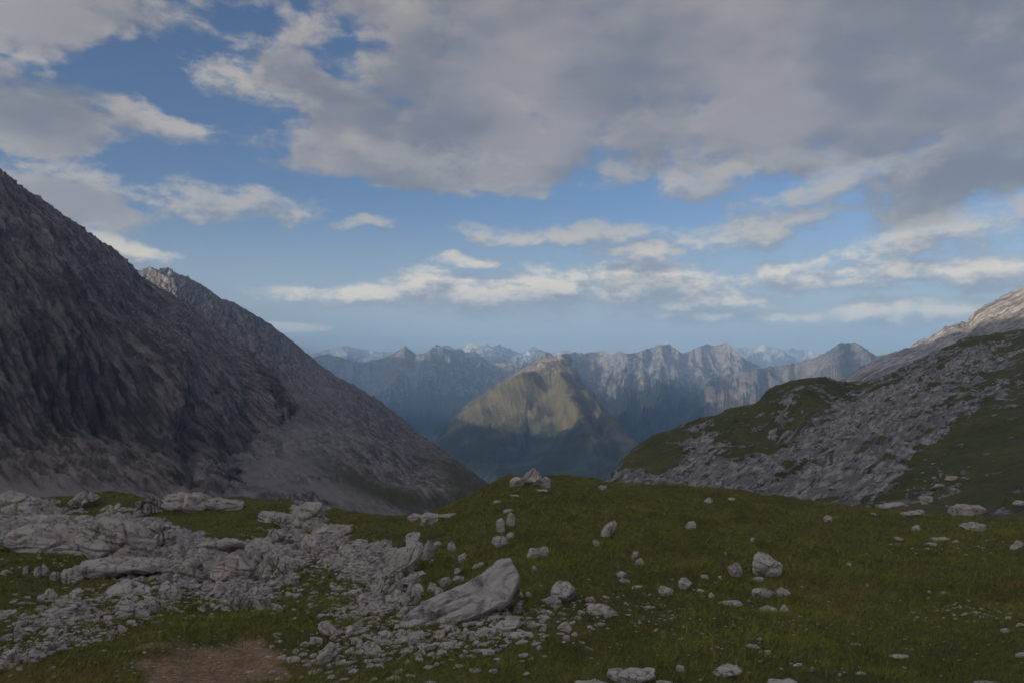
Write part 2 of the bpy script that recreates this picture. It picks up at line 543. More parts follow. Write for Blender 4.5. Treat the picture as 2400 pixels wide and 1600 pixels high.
def disp(g, n):
    q = g @ A1.T
    q2 = g @ A1b.T
    d = (ridged(q * 0.45, 3) - 0.5) * 7 + (ridged(q * 1.2 + 5, 4, 0.6) - 0.5) * 4 + fbm(g / 140, 3) * 12 + (ridged(q2, 4, 0.6) - 0.5) * 8 + (ridged(q2 * 2.9 + 3, 3, 0.6) - 0.5) * 3.5
    d = d + (ridged(q * 2.9, 3, 0.55) - 0.5) * 6
    w_ = q * np.array([1.0, 1.0, 0.35])
    ph = w_[..., 0] * 2.1 + 0.35 * fbm(w_ * 0.6, 3)
    d = d + 4.5 * (np.abs(2 * (ph - np.floor(ph)) - 1) - 0.5) * (0.5 + 0.8 * sstep(fbm(w_ * 0.5 + 8, 3), -0.3, 0.3))
    # the dark cliff bays low on the face
    d -= 10 * blob(px, py, 620, 1060, 60, 75, 25) * sstep(px, 520, 600)
    d -= 30 * blob(px, py, 170, 900, 110, 90, 20) + 26 * blob(px, py, 330, 960, 110, 60, 25) + 16 * blob(px, py, 465, 1010, 22, 110, 5)
    edge = np.clip((tk[None, :] - 0.0) / 0.3, 0, 1)
    return d * (0.05 + 0.95 * rockw) * edge * np.where(tk > 3.0, 0.5, 1)[None, :]


stain = np.clip(0.8 * blob(px, py, 130, 850, 18, 90, 8) + 0.8 * blob(px, py, 185, 890, 22, 55, -5) + 0.4 * blob(px, py, 85, 800, 14, 60, 0), 0, 1) * sstep(fbm(grid / 14 + 3, 4, 0.6), -0.25, 0.3)
dark_tone1 = np.clip(0.9 * blob(px, py, 260, 900, 230, 110, 22) + 0.5 * blob(px, py, 590, 1040, 70, 80, 20) + 0.7 * blob(px, py, 420, 1040, 160, 60, 15) + 0.5 * blob(px, py, 60, 850, 120, 160, 0) + 0.5 * blob(px, py, 160, 700, 200, 110, 40), 0, 1) * rockw * (1 - 0.8 * stain)  # patches where the cliff rock takes a darker tone
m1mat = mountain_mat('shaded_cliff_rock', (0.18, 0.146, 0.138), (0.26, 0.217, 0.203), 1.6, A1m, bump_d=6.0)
left_mountain, _ = build_landform('mountain', grid, disp, m1mat, {'scree': 1 - rockw, 'stain': stain, 'dark_tone': dark_tone1},
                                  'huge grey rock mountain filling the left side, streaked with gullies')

# ------------------------------------------------------------------ second peak behind it
cols = [
    (-400, [(-2500, 2500, -150), (-2500, 2650, -20), (-2550, 2900, 60), (-2600, 3100, 160), (-2700, 3700, -100)]),  # unseen west end, shaped to set the shadow line on the pyramid mountain
    (-100, [(-1600, 1900, -150), (-1600, 2000, -20), (-1600, 2200, -80), (-1650, 2450, -30), (-1800, 3000, -100)]),
    (200, [pt(250, 1100, 1300), pt(250, 900, 1500), pt(260, 850, 1850), pt(270, 845, 2350), (-1200, 2600, -150)]),
    (325, [pt(320, 1120, 700), pt(320, 950, 1000), pt(322, 780, 1500), pt(325, 640, 2200), (-1000, 2460, -180)]),
    (385, [pt(400, 1150, 480), pt(400, 960, 900), pt(390, 800, 1400), pt(385, 634, 2080), (-850, 2360, -180)]),
    (444, [pt(480, 1180, 400), pt(470, 1000, 800), pt(455, 820, 1350), pt(444, 655, 1950), (-750, 2260, -180)]),
    (494, [pt(520, 1185, 395), pt(520, 1040, 700), pt(505, 850, 1300), pt(494, 690, 1920), (-680, 2600, -120)]),
    (549, [pt(560, 1190, 390), pt(570, 1080, 600), pt(560, 900, 1150), pt(549, 718, 1880), (-600, 2600, -150)]),
    (627, [pt(610, 1195, 385), pt(640, 1110, 520), pt(640, 950, 950), pt(627, 773, 1800), (-480, 2500, -200)]),
    (705, [pt(660, 1200, 380), pt(710, 1120, 500), pt(720, 980, 830), pt(705, 845, 1650), (-350, 2400, -250)]),
    (821, [pt(760, 1212, 380), pt(830, 1140, 490), pt(840, 1040, 700), pt(821, 912, 1450), (-200, 2200, -320)]),
    (888, [pt(830, 1218, 385), pt(890, 1150, 490), pt(900, 1070, 650), pt(888, 957, 1300), (-110, 2000, -360)]),
    (971, [pt(920, 1220, 395), pt(975, 1165, 480), pt(980, 1110, 590), pt(971, 1018, 1080), (-30, 1700, -400)]),
    (1026, [pt(980, 1222, 405), pt(1030, 1175, 480), pt(1034, 1130, 560), pt(1026, 1051, 930), (20, 1500, -400)]),
    (1090, [pt(1050, 1224, 415), pt(1090, 1190, 470), pt(1095, 1155, 530), pt(1090, 1100, 800), (60, 1300, -400)]),
    (1160, [pt(1120, 1226, 425), pt(1155, 1205, 470), pt(1160, 1180, 520), pt(1158, 1152, 650), (70, 1000, -400)]),
    (1230, [pt(1200, 1230, 435), pt(1230, 1218, 470), pt(1235, 1205, 510), pt(1235, 1195, 600), (80, 900, -400)]),
]
grid, tk = loft(cols, uspan(250, 1230, 480, [-400, -250, -100, 0, 100, 180, 220]), 0, rows=[70, 110, 170, 30])
A2 = streak_axes(np.array(pt(950, 1080, 640)) - np.array(pt(640, 850, 1300)), (0.6, -0.6, 0.5), 120, 14, 40)
px, py = project(grid)
scree2 = np.clip(1.25 * blob(px, py, 620, 1150, 110, 70, -20) + 0.9 * blob(px, py, 760, 1170, 150, 60, 10) + 0.5 * blob(px, py, 700, 1020, 40, 110, -20) + 0.6 * blob(px, py, 760, 930, 70, 60, 30), 0, 1)
scree2 *= sstep(fbm(grid / 40, 4), -0.5, 0.25)


def disp(g, n):
    q = g @ A2.T
    far = sstep(g[..., 1], 500, 1600)
    d = ((ridged(q * 0.5, 3) - 0.5) * 14 + (ridged(q * 2.2 + 5, 4, 0.6) - 0.5) * 11) * (0.4 + 0.6 * far) + fbm(g / 45, 4) * (3 + 8 * far)
    d = d + (ridged(q * 6.1, 3, 0.6) - 0.5) * 3.6
    d -= 10 * blob(px, py, 985, 1075, 40, 40, 40)
    return d * (1 - 0.8 * scree2) * np.clip(tk / 0.3, 0, 1)[None, :] * np.where(tk > 3.0, 0.6, 1)[None, :]


green2 = np.clip(0.55 * blob(px, py, 1090, 1140, 110, 50, 30) + 0.5 * blob(px, py, 820, 1120, 220, 40, 25) + 0.45 * blob(px, py, 900, 980, 200, 30, 38) + 0.4 * blob(px, py, 1000, 1180, 200, 30, 10), 0, 1)
m2mat = mountain_mat('grey_slab_rock', (0.15, 0.131, 0.124), (0.215, 0.19, 0.178), 1.6, A2, grass=((0.05, 0.06, 0.025), (0.075, 0.07, 0.035)), bump_d=3.0)
left_peak, _ = build_landform('mountain', grid, disp, m2mat, {'scree': scree2, 'grass': green2},
                              'grey scree slope and lit summit rising behind the big left mountain')

# ------------------------------------------------------------------ right hillside of grass and limestone pavement
cols = [
    (1385, [pt(1385, 1160, 190), pt(1385, 1150, 205), pt(1385, 1145, 220), pt(1385, 1150, 232), (30, 300, -80)]),
    (1425, [pt(1425, 1160, 180), pt(1425, 1150, 200), pt(1425, 1142, 220), pt(1425, 1132, 235), (40, 300, -75)]),
    (1481, [pt(1481, 1172, 165), pt(1481, 1145, 195), pt(1481, 1105, 225), pt(1481, 1052, 255), (60, 330, -75)]),
    (1613, [pt(1613, 1185, 140), pt(1613, 1140, 190), pt(1613, 1080, 235), pt(1613, 992, 280), (110, 370, -80)]),
    (1700, [pt(1700, 1192, 125), pt(1700, 1140, 180), pt(1700, 1065, 235), pt(1700, 966, 295), (150, 390, -80)]),
    (1765, [pt(1765, 1198, 112), pt(1765, 1140, 170), pt(1765, 1055, 235), pt(1765, 948, 308), (180, 420, -80)]),
    (1817, [pt(1817, 1200, 104), pt(1817, 1140, 160), pt(1817, 1045, 235), pt(1817, 905, 325), (200, 450, -80)]),
    (1905, [pt(1905, 1203, 90), pt(1905, 1130, 150), pt(1905, 1025, 235), pt(1905, 884, 340), (250, 480, -80)]),
    (1965, [pt(1965, 1206, 80), pt(1965, 1125, 140), pt(1965, 1020, 235), pt(1965, 893, 365), (280, 500, -80)]),
    (2016, [pt(2016, 1209, 72), pt(2016, 1115, 130), pt(2016, 1010, 235), pt(2016, 900, 390), (310, 520, -70)]),
    (2123, [pt(2123, 1212, 62), pt(2123, 1090, 120), pt(2123, 975, 230), pt(2123, 867, 430), (380, 600, -50)]),
    (2276, [pt(2276, 1218, 54), pt(2276, 1060, 115), pt(2276, 930, 225), pt(2276, 797, 480), (480, 700, -20)]),
    (2400, [pt(2400, 1215, 50), pt(2400, 1040, 110), pt(2400, 900, 220), pt(2400, 777, 500), (560, 720, 0)]),
    (2650, [pt(2650, 1210, 46), pt(2650, 1000, 105), pt(2650, 840, 210), pt(2650, 690, 520), (700, 800, 60)]),
    (3300, [pt(3300, 1190, 40), pt(3300, 900, 100), pt(3300, 720, 200), pt(3300, 520, 480), (1000, 800, 120)]),
    (4600, [(80, 30, -8), (180, 60, 15), (330, 90, 70), (700, 200, 200), (1100, 300, 150)]),
    (6000, [(70, -60, -8), (180, -100, 20), (330, -150, 70), (700, -300, 200), (1100, -400, 150)]),
]
grid, tk = loft(cols, uspan(1385, 2480, 520, (), [2550, 2650, 2800, 3000, 3300, 3700, 4200, 4600, 5200, 6000]), 0, rows=[80, 110, 120, 24])
px, py = project(grid)
A3 = streak_axes(np.array(pt(2150, 960, 230)) - np.array(pt(1850, 1130, 150)), (-0.5, -0.6, 0.6), 26, 4.5, 10)
A3m = streak_axes(np.array(pt(2150, 960, 230)) - np.array(pt(1850, 1130, 150)), (-0.5, -0.6, 0.6), 11, 3.0, 5)
q3 = grid @ A3.T
rock3 = (0.95 * blob(px, py, 1950, 1060, 330, 90, -22) + 0.8 * blob(px, py, 1640, 1060, 90, 90, 0) + 0.85 * blob(px, py, 2120, 930, 150, 55, -30)
         + 0.7 * blob(px, py, 1700, 1150, 330, 40, 0) + 0.65 * blob(px, py, 1480, 1120, 60, 60, 0) + 0.55 * blob(px, py, 2260, 860, 120, 30, -28)
         + 0.7 * blob(px, py, 2080, 1060, 170, 60, -35) + 0.5 * blob(px, py, 1840, 960, 110, 40, -20) + .5 * blob(px, py, 2200, 1030, 150, 18, -35) + .5 * blob(px, py, 1520, 1040, 60, 14, -35))
rock3 -= 0.9 * blob(px, py, 1550, 1040, 60, 40, -20) + 0.9 * blob(px, py, 1500, 1085, 70, 22, 5) + 0.5 * blob(px, py, 1830, 930, 60, 25, 0) + .7 * blob(px, py, 1740, 985, 60, 20, -10) + .6 * blob(px, py, 2330, 1080, 150, 90, 0)
rn = 0.5 * fbm(q3 * 0.7, 5, 0.6) + 0.35 * (ridged(q3 * 1.3 + 3, 4) - 0.5) + 0.45 * fbm(grid / 7 + 40, 5, 0.62)
rock3 = np.clip(rock3, 0, 1)
rmask3 = 0.12 + 0.78 * sstep(rock3 * 0.95 - 0.42 + rn * 1.2, -0.55, 0.7) + 0.25 * np.clip(fbm(grid / 30 + 5, 3), -0.4, 1) * sstep(px, 2300, 1900)


def disp(g, n):
    d = fbm(g / 25, 5) * 2.2 + fbm(g / 5, 4) * 0.5
    fr = sstep(g[..., 1], 60, 160)
    d = d + rmask3 * (0.2 + 3.0 * (ridged(q3 * 0.5, 3, 0.5) - 0.4) + 2.6 * (ridged(g / 13.0, 3, 0.5) - 0.45) + 0.7 * (ridged(q3 * 1.6, 2) - 0.5)) * (0.3 + 0.8 * fr)
    d -= 6 * blob(px, py, 1830, 1000, 60, 40, -20)
    return d * np.clip(tk / 0.25, 0, 1)[None, :]


def hill_mat():
    m, t, bs, pos = new_mat('turf_and_limestone')
    cx = t.node('ShaderNodeCombineXYZ')
    for k in range(3): t.put(cx.inputs[k], t.v('DOT_PRODUCT', pos, tuple(A3m[k])))
    q = cx.outputs[0]
    rk = t.m('MULTIPLY', t.attr('grass'), 0.92)              # 1 where the rock comes through
    n = t.m('MULTIPLY_ADD', t.noise(q, 1.0, 8, 0.68), 0.45, t.m('MULTIPLY_ADD', t.noise(t.mapping(q, sc=(1, 1, 0.6)), 0.28, 6, 0.6), 0.4, t.m('MULTIPLY', t.noise(pos, 0.09, 6, 0.65), 0.35)))
    r = t.rng(t.m('ADD', rk, t.m('MULTIPLY_ADD', n, 4.8, -2.93)), 0.32, 0.52)
    b = t.noise(q, 2.6, 7, 0.68); c = t.noise(pos, 2.4, 5, 0.7)
    rc = t.mix(t.rng(b, 0.40, 0.56), (0.47, 0.435, 0.40), (0.22, 0.205, 0.19))
    rc = t.mix(t.rng(t.noise(q, 0.5, 5, 0.6), 0.5, 0.62, 0, 0.55), rc, (0.17, 0.16, 0.15))
    rc = t.mix(t.rng(t.noise(q, 1.7, 7, 0.7), 0.53, 0.6, 0, 0.9), rc, (0.055, 0.055, 0.05))
    rc = t.mix(t.rng(c, 0.5, 0.7, 0, 0.5), rc, (0.12, 0.115, 0.105))
    g1 = t.noise(pos, 0.05, 5, 0.6); g2 = t.noise(pos, 1.3, 6, 0.7)
    gc = t.mix(t.rng(g1, 0.35, 0.65), (0.065, 0.072, 0.018), (0.12, 0.105, 0.032))
    gc = t.mix(t.rng(g2, 0.35, 0.7, 0, 0.7), gc, (0.034, 0.042, 0.014))
    t.put(bs.inputs['Base Color'], t.mix(r, gc, rc))
    h = t.lerp(r, t.m('MULTIPLY', g2, 0.4), t.m('ADD', t.m('MULTIPLY_ADD', b, -1.6, 1.4), t.m('MULTIPLY', c, 0.5)))
    bump(t, bs, h, 0.9, 1.0)
    return m


hillside, HG = build_landform('hillside', grid, disp, hill_mat(), {'grass': rmask3}, 'rocky grass hillside with pale limestone bands rising on the right')

# ------------------------------------------------------------------ sunlit ridge far right
cols = [
    (1930, [pt(1930, 1050, 1500), pt(1930, 960, 1700), pt(1930, 912, 2000), (1050, 2600, -300)]),
    (1970, [pt(1970, 1050, 1400), pt(1970, 950, 1650), pt(1970, 892, 1950), (1100, 2600, -250)]),
    (2038, [pt(2038, 1050, 1300), pt(2038, 940, 1550), pt(2038, 858, 1900), (1150, 2500, -200)]),
    (2123, [pt(2123, 1050, 1150), pt(2123, 930, 1450), pt(2123, 824, 1850), (1250, 2500, -150)]),
    (2187, [pt(2187, 1040, 1050), pt(2187, 910, 1350), pt(2187, 799, 1820), (1300, 2400, -100)]),
    (2242, [pt(2242, 1030, 1000), pt(2242, 890, 1300), pt(2242, 769, 1800), (1350, 2400, -100)]),
    (2276, [pt(2276, 1020, 980), pt(2276, 880, 1280), pt(2276, 766, 1790), (1400, 2400, -50)]),
    (2301, [pt(2301, 1010, 960), pt(2301, 870, 1270), pt(2301, 728, 1780), (1450, 2400, -50)]),
    (2340, [pt(2340, 1000, 950), pt(2340, 860, 1250), pt(2340, 712, 1770), (1500, 2400, 0)]),
    (2400, [pt(2400, 1000, 930), pt(2400, 840, 1230), pt(2400, 684, 1760), (1550, 2400, 0)]),
    (2700, [pt(2700, 980, 900), pt(2700, 800, 1200), pt(2700, 600, 1750), (1900, 2400, 50)]),
    (3200, [pt(3200, 950, 850), pt(3200, 750, 1100), pt(3200, 520, 1700), (2600, 2400, 50)]),
]
grid, tk = loft(cols, uspan(1930, 2460, 240, (), [2550, 2700, 2900, 3200]), 0, rows=[40, 130, 20])
A4 = streak_axes((0.75, -0.2, 0.45), (-0.3, -0.8, 0.5), 120, 18, 40)


def disp(g, n):
    q = g @ A4.T
    d = (ridged(q * 0.6, 3) - 0.5) * 22 + (ridged(q * 2.1 + 5, 4, 0.6) - 0.5) * 12 + fbm(g / 50, 4) * 10
    return d * np.where(tk > 1.97, 0.45, 1)[None, :]


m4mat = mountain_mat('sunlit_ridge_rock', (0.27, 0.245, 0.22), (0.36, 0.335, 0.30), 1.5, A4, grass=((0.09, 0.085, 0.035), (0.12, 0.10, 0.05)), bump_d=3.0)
px, py = project(grid)
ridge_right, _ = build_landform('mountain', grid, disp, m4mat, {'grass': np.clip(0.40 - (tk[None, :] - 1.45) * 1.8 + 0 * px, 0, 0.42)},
                                'pale sunlit rock ridge climbing out of frame at far right')

# ------------------------------------------------------------------ pyramid mountain in the middle of the valley
cols = [
    (980, [pt(980, 1090, 3600), pt(985, 1080, 3900), pt(990, 1075, 4200), pt(990, 1080, 4500), pt(990, 1130, 5200)]),
    (1040, [pt(1010, 1140, 3300), pt(1020, 1080, 3700), pt(1035, 1035, 4100), pt(1040, 1005, 4600), pt(1040, 1100, 5400)]),
    (1090, [pt(1060, 1190, 3000), pt(1070, 1090, 3500), pt(1085, 1015, 4000), pt(1090, 950, 4650), pt(1090, 1080, 5500)]),
    (1150, [pt(1120, 1200, 2900), pt(1130, 1090, 3400), pt(1145, 985, 4000), pt(1150, 910, 4700), pt(1150, 1060, 5600)]),
    (1220, [pt(1200, 1210, 2800), pt(1205, 1090, 3300), pt(1215, 960, 3950), pt(1220, 866, 4750), pt(1220, 1040, 5700)]),
    (1260, [pt(1250, 1215, 2800), pt(1255, 1085, 3350), pt(1258, 935, 4050), pt(1262, 842, 4780), pt(1260, 1040, 5700)]),
    (1310, [pt(1310, 1215, 2750), pt(1310, 1080, 3300), pt(1305, 915, 4100), pt(1308, 833, 4780), pt(1310, 1040, 5700)]),
    (1345, [pt(1360, 1210, 2700), pt(1355, 1080, 3200), pt(1345, 925, 3950), pt(1345, 868, 4450), pt(1365, 1020, 5300)]),
    (1400, [pt(1410, 1205, 2650), pt(1410, 1090, 3050), pt(1400, 980, 3550), pt(1398, 933, 3900), pt(1430, 1050, 4800)]),
    (1450, [pt(1460, 1200, 2600), pt(1460, 1105, 2900), pt(1452, 1030, 3200), pt(1450, 996, 3450), pt(1490, 1080, 4300)]),
    (1490, [pt(1500, 1190, 2550), pt(1500, 1120, 2800), pt(1490, 1070, 3000), pt(1490, 1040, 3150), pt(1530, 1090, 4000)]),
    (1600, [pt(1600, 1190, 2500), pt(1600, 1150, 2700), pt(1600, 1130, 2850), pt(1600, 1115, 3000), pt(1620, 1130, 3900)]),
]
grid, tk = loft(cols, np.linspace(980, 1600, 330), 0, rows=[40, 90, 70, 20])
px, py = project(grid)


def disp(g, n):
    hgt = sstep(g[..., 2], -500, -50)
    q = g.copy(); q[..., 1] *= 0.35; q[..., 2] *= 0.5
    d = (ridged(q / 120, 4, 0.55) - 0.5) * (24 + 18 * hgt) + fbm(g / 90, 5, 0.6) * 14
    # two ridges run down to the left with a gully between, a hollow face opens below them, a rib comes down on the right
    d += 95 * blob(px, py, 1185, 935, 150, 17, -32) - 85 * blob(px, py, 1190, 908, 110, 11, -31)
    d -= 150 * blob(px, py, 1225, 1000, 85, 50, -28) + 50 * blob(px, py, 1290, 945, 22, 60, 10)
    d += 75 * blob(px, py, 1350, 960, 26, 95, -30) + 40 * blob(px, py, 1325, 900, 20, 40, -10)
    d -= 60 * blob(px, py, 1398, 1000, 14, 60, -32)
    # nearly level rock bands
    d = d + 12 * np.sin((g[..., 2] + 0.10 * g[..., 0]) / 13 + 3 * fbm(g / 200, 2)) * sstep(px, 1180, 1300)
    return d * np.where(tk > 2.95, 0.35, 1)[None, :]


def forest(t, col, pos):
    sp = t.node('ShaderNodeSeparateXYZ'); t.put(sp.inputs[0], pos)
    n = t.noise(pos, 0.006, 5, 0.6)
    k = t.rng(t.m('ADD', sp.outputs[2], t.m('MULTIPLY_ADD', n, 380, -190)), -420, -270, 1.0, 0.0)
    fc = t.mix(t.rng(t.noise(pos, 0.05, 4, 0.7), 0.4, 0.6), (0.018, 0.026, 0.014), (0.032, 0.042, 0.02))
    fc = t.mix(t.rng(t.noise(pos, 0.004, 3, 0.5), 0.58, 0.66), fc, (0.06, 0.072, 0.03))
    return t.mix(k, col, fc)


green5 = np.clip(1.0 - sstep(py, 905, 848) * 1.15 + 0 * px, 0, 1) * 0.85 - 0.6 * blob(px, py, 1215, 900, 80, 14, -31)
m5mat = mountain_mat('valley_peak_rock', (0.22, 0.18, 0.14), (0.30, 0.25, 0.20), 0.02, None, grass=((0.10, 0.09, 0.045), (0.175, 0.145, 0.078)), extra=forest, bump_d=14.0)
peak_mid, _ = build_landform('mountain', grid, disp, m5mat, {'grass': green5}, 'pyramid mountain with grassy sunlit shoulders in the middle of the valley')


# ------------------------------------------------------------------ far ranges
def far_range(label, crest, Yc, depth, drop, amp, mat, jag=1.0, n=360, nt=70, seed=0, slope_pow=0.8, curve=0.0, tree=0.10):
    """crest: list of (px, py) along the skyline at distance Yc; the range falls 'drop' metres over 'depth' metres towards us"""
    cx = np.array([c[0] for c in crest], float); cy = np.array([c[1] for c in crest], float)
    span = cx[-1] - cx[0]
    u = np.linspace(cx[0], cx[-1], n)
    one = np.zeros(n)
    wind = fbm(np.stack([u / 90.0, one + seed, one], -1), 3)
    Yu = Yc * (1 + (0.05 + curve) * wind)
    def crest_y(q):
        q = np.asarray(q, float); z_ = 0 * q
        r1 = ridged(np.stack([q / 13.0, z_ + seed * 2.3, z_], -1), 2); r2 = ridged(np.stack([q / 4.5, z_ + seed * 1.7, z_ + 5], -1), 2)
        return np.interp(q, cx, cy) - (3.6 * (r1 - 0.6) + 1.8 * (r2 - 0.6)) * jag
    plain_y = lambda q: np.interp(q, cx, cy)
    smooth_y = lambda q: np.mean([plain_y(q + o_) for o_ in np.linspace(-70, 70, 15)], 0)
    top = at(u, crest_y(u), Yu)
    t = np.concatenate([np.linspace(1, 0, nt) ** 1.25, -np.linspace(0.06, 0.5, 8)])       # 1 foot .. 0 crest .. behind
    T_ = np.abs(t)
    g = np.repeat(top[:, None, :], len(t), 1)
    dirs = top[:, :2] / np.linalg.norm(top[:, :2], axis=1)[:, None]
    g[..., 0] -= dirs[:, None, 0] * depth * t; g[..., 1] -= dirs[:, None, 1] * depth * t
    k = T_ ** slope_pow
    X, Yg = g[..., 0], g[..., 1]
    z0 = 0 * X + seed * 3.7
    L = amp * 22.0
    # the spur under each summit wanders sideways as it comes down
    U = u[:, None] + 0 * T_[None, :]
    bend = 170 * T_ ** 0.7 * (fbm(np.stack([U / 160, 0 * U + seed, 0 * U], -1), 2) + 0.25) + 190 * T_ ** 0.6 * fbm(np.stack([X / L * 1.6, Yg / L * 1.6, z0 + 4], -1), 4, 0.6)
    rel = (smooth_y(U + bend) - np.mean([plain_y(U + bend + o_) for o_ in (-9, 0, 9)], 0)) * Yc / F                                  # metres the summit stands above its neighbours
    base_z = (840 - smooth_y(U)) * Yc / F
    wx = fbm(np.stack([X / L, Yg / L, z0], -1), 3) * L * 0.6; wy = fbm(np.stack([X / L, Yg / L, z0 + 9], -1), 3) * L * 0.6
    rib = ridged(np.stack([(X + wx + 0.5 * Yg) / L * 1.2, (Yg + wy - 0.5 * X) / L * 1.9, z0], -1), 4, 0.5)
    rib2 = ridged(np.stack([(X + 0.8 * wx - 0.7 * Yg) / L * 4, (Yg + wy + 0.5 * X) / L * 8.0, z0], -1), 4, 0.6)
    fine = fbm(np.stack([X / amp / 1.2, Yg / amp / 0.7, z0], -1), 5, 0.62)
    w = np.clip(T_ * 28, 0, 1)
    front = base_z + rel * (1 + 1.6 * T_) * (1 - 0.6 * T_) - drop * k + w * ((rib - 0.62) * amp * 5.0 + (rib2 - 0.5) * amp * 2.2 + fine * amp * 0.8)
    z = top[:, None, 2] * (1 - w) + front * w - drop * k * (1 - w)
    # nothing in front stands above the skyline traced for this range
    lim = top[:, None, 2] - drop * 0.12 * T_
    z = np.where(z > lim, lim - 0.25 * (z - lim), z)
    g[..., 2] = z + (1 - w) * fine * amp * 0.25 * jag
    px, py = project(g)
    grass = np.clip((T_[None, :] - tree) * 4.0 + 0.9 * fine - 0.8 * (rib - 0.5), 0, 1)
    return build_landform('mountain', g, np.zeros(g.shape[:2]), mat, {'grass': grass}, label)


far_rock = mountain_mat('far_range_rock', (0.18, 0.155, 0.135), (0.27, 0.23, 0.195), 0.012, None, grass=((0.022, 0.032, 0.014), (0.045, 0.05, 0.022)), bump_d=25.0)
pale_rock = mountain_mat('pale_range_rock', (0.40, 0.36, 0.31), (0.50, 0.455, 0.395), 0.004, None, grass=((0.035, 0.045, 0.022), (0.07, 0.07, 0.035)), bump_d=30.0)

far_range('faint pale range behind the left mountain on the skyline', [(560, 850), (640, 846), (701, 839), (735, 828), (760, 820), (785, 815), (812, 810), (830, 815), (863, 819), (890, 824), (918, 823), (960, 826), (1010, 830), (1060, 835)], 15500, 3500, 900, 90, pale_rock, n=240, seed=1)
far_range('dark blue jagged range left of the valley', [(560, 880), (640, 862), (700, 845), (731, 839), (748, 831), (765, 829), (785, 832), (816, 843), (845, 849), (863, 848), (890, 840), (914, 832), (932, 822), (941, 815), (950, 811), (960, 818), (977, 830), (990, 828), (1003, 822), (1014, 812), (1024, 807), (1034, 812), (1044, 809), (1054, 811), (1068, 816), (1079, 817), (1092, 826), (1113, 822), (1125, 832), (1139, 841), (1160, 848), (1200, 850), (1240, 852), (1290, 858), (1330, 870), (1370, 890)], 8600, 3600, 1150, 65, far_rock, n=420, nt=90, seed=2, slope_pow=0.72)
far_range('sharp sunlit peaks behind the dark blue range', [(1040, 840), (1060, 828), (1079, 815), (1090, 809), (1100, 804), (1109, 802), (1118, 806), (1130, 812), (1138, 806), (1143, 806), (1150, 811), (1156, 813), (1164, 809), (1171, 805), (1178, 812), (1194, 816), (1208, 824), (1224, 828), (1234, 821), (1243, 815), (1250, 812), (1262, 816), (1279, 824), (1300, 826), (1318, 820), (1330, 819), (1345, 826), (1370, 832), (1420, 840)], 12000, 2600, 800, 70, pale_rock, n=330, seed=3)
far_range('long ridge with shaded cirques right of the pyramid mountain', [(1290, 850), (1320, 836), (1347, 824), (1360, 828), (1373, 827), (1395, 824), (1411, 821), (1422, 826), (1432, 832), (1443, 826), (1452, 821), (1468, 829), (1485, 827), (1502, 824), (1520, 816), (1536, 811), (1549, 806), (1558, 808), (1566, 806), (1580, 815), (1596, 827), (1612, 824), (1630, 816), (1645, 810), (1659, 805), (1668, 809), (1676, 811), (1690, 807), (1702, 803), (1712, 809), (1723, 820), (1738, 834), (1753, 845), (1783, 858), (1830, 872), (1880, 885)], 7000, 3000, 1000, 60, far_rock, n=440, nt=90, seed=4, slope_pow=0.7, curve=0.03, tree=0.03)
far_range('bright white-grey massif on the skyline between two dark peaks', [(1690, 815), (1723, 812), (1735, 815), (1745, 813), (1761, 817), (1775, 811), (1789, 805), (1797, 810), (1806, 813), (1817, 813), (1830, 817), (1846, 818), (1855, 813), (1863, 814), (1872, 819), (1889, 817), (1900, 822), (1923, 830), (1960, 838), (2000, 845)], 14000, 3200, 800, 85, pale_rock, n=260, seed=5)
far_range('dark flat-topped peak with long grassy flank at right', [(1650, 890), (1720, 872), (1791, 862), (1830, 856), (1868, 850), (1890, 844), (1910, 838), (1928, 829), (1944, 820), (1957, 811), (1970, 803), (1985, 803), (1999, 801), (2012, 806), (2025, 814), (2042, 826), (2059, 836), (2080, 833), (2100, 827), (2118, 822), (2131, 826), (2160, 835), (2220, 850)], 5200, 2400, 800, 50, mountain_mat('grassy_flank_shadow_rock', (0.13, 0.115, 0.105), (0.18, 0.16, 0.145), 0.012, None, grass=((0.075, 0.075, 0.035), (0.13, 0.11, 0.055)), bump_d=14.0), n=360, nt=80, seed=6, slope_pow=0.8, curve=0.04, tree=0.05)  # cloud shadow on the summit is put into the dark rock colour

# unseen western chain, added behind the left mountain to shadow the valley
cols = [(i, [(x + 900, y - 500, -700), (x + 350, y - 150, z * 0.3 - 120), (x, y, z), (x - 500, y + 150, z * 0.3 - 150), (x - 1100, y + 400, -700)])
        for i, (x, y, z) in enumerate([(-2750, 3900, 100), (-2800, 4100, 420), (-2900, 4400, 600), (-3150, 5400, 560), (-3500, 7000, 440), (-4200, 9500, 440), (-5000, 13000, 400)])]
grid, tk = loft(cols, np.linspace(0, 6, 120), 0, rows=[10, 14, 14, 8])
build_landform('mountain', grid, lambda g, n: fbm(g / 260, 5, 0.55) * 60, far_rock, None, 'unseen mountain chain added behind the big left mountain to shade the valley')

# valley floor under everything
v = [(-16000, -8000, -1150), (16000, -8000, -1150), (16000, 20000, -1150), (-16000, 20000, -1150)]
vm, vt, vb, vp = new_mat('valley_forest')
vt.put(vb.inputs['Base Color'], vt.mix(vt.rng(vt.noise(vp, 0.002, 5, 0.6), 0.4, 0.6), (0.03, 0.045, 0.02), (0.06, 0.075, 0.03)))
structure(mesh_np('valley_floor', np.array(v, float), np.array([[0, 1, 2, 3]]), vm), 'dark forested valley floor far below')
#@@GROUND
# ------------------------------------------------------------------ near ground
GY = [3, 8, 14, 18, 24, 32, 42, 52, 62, 80, 110, 160, 230, 330, 420]


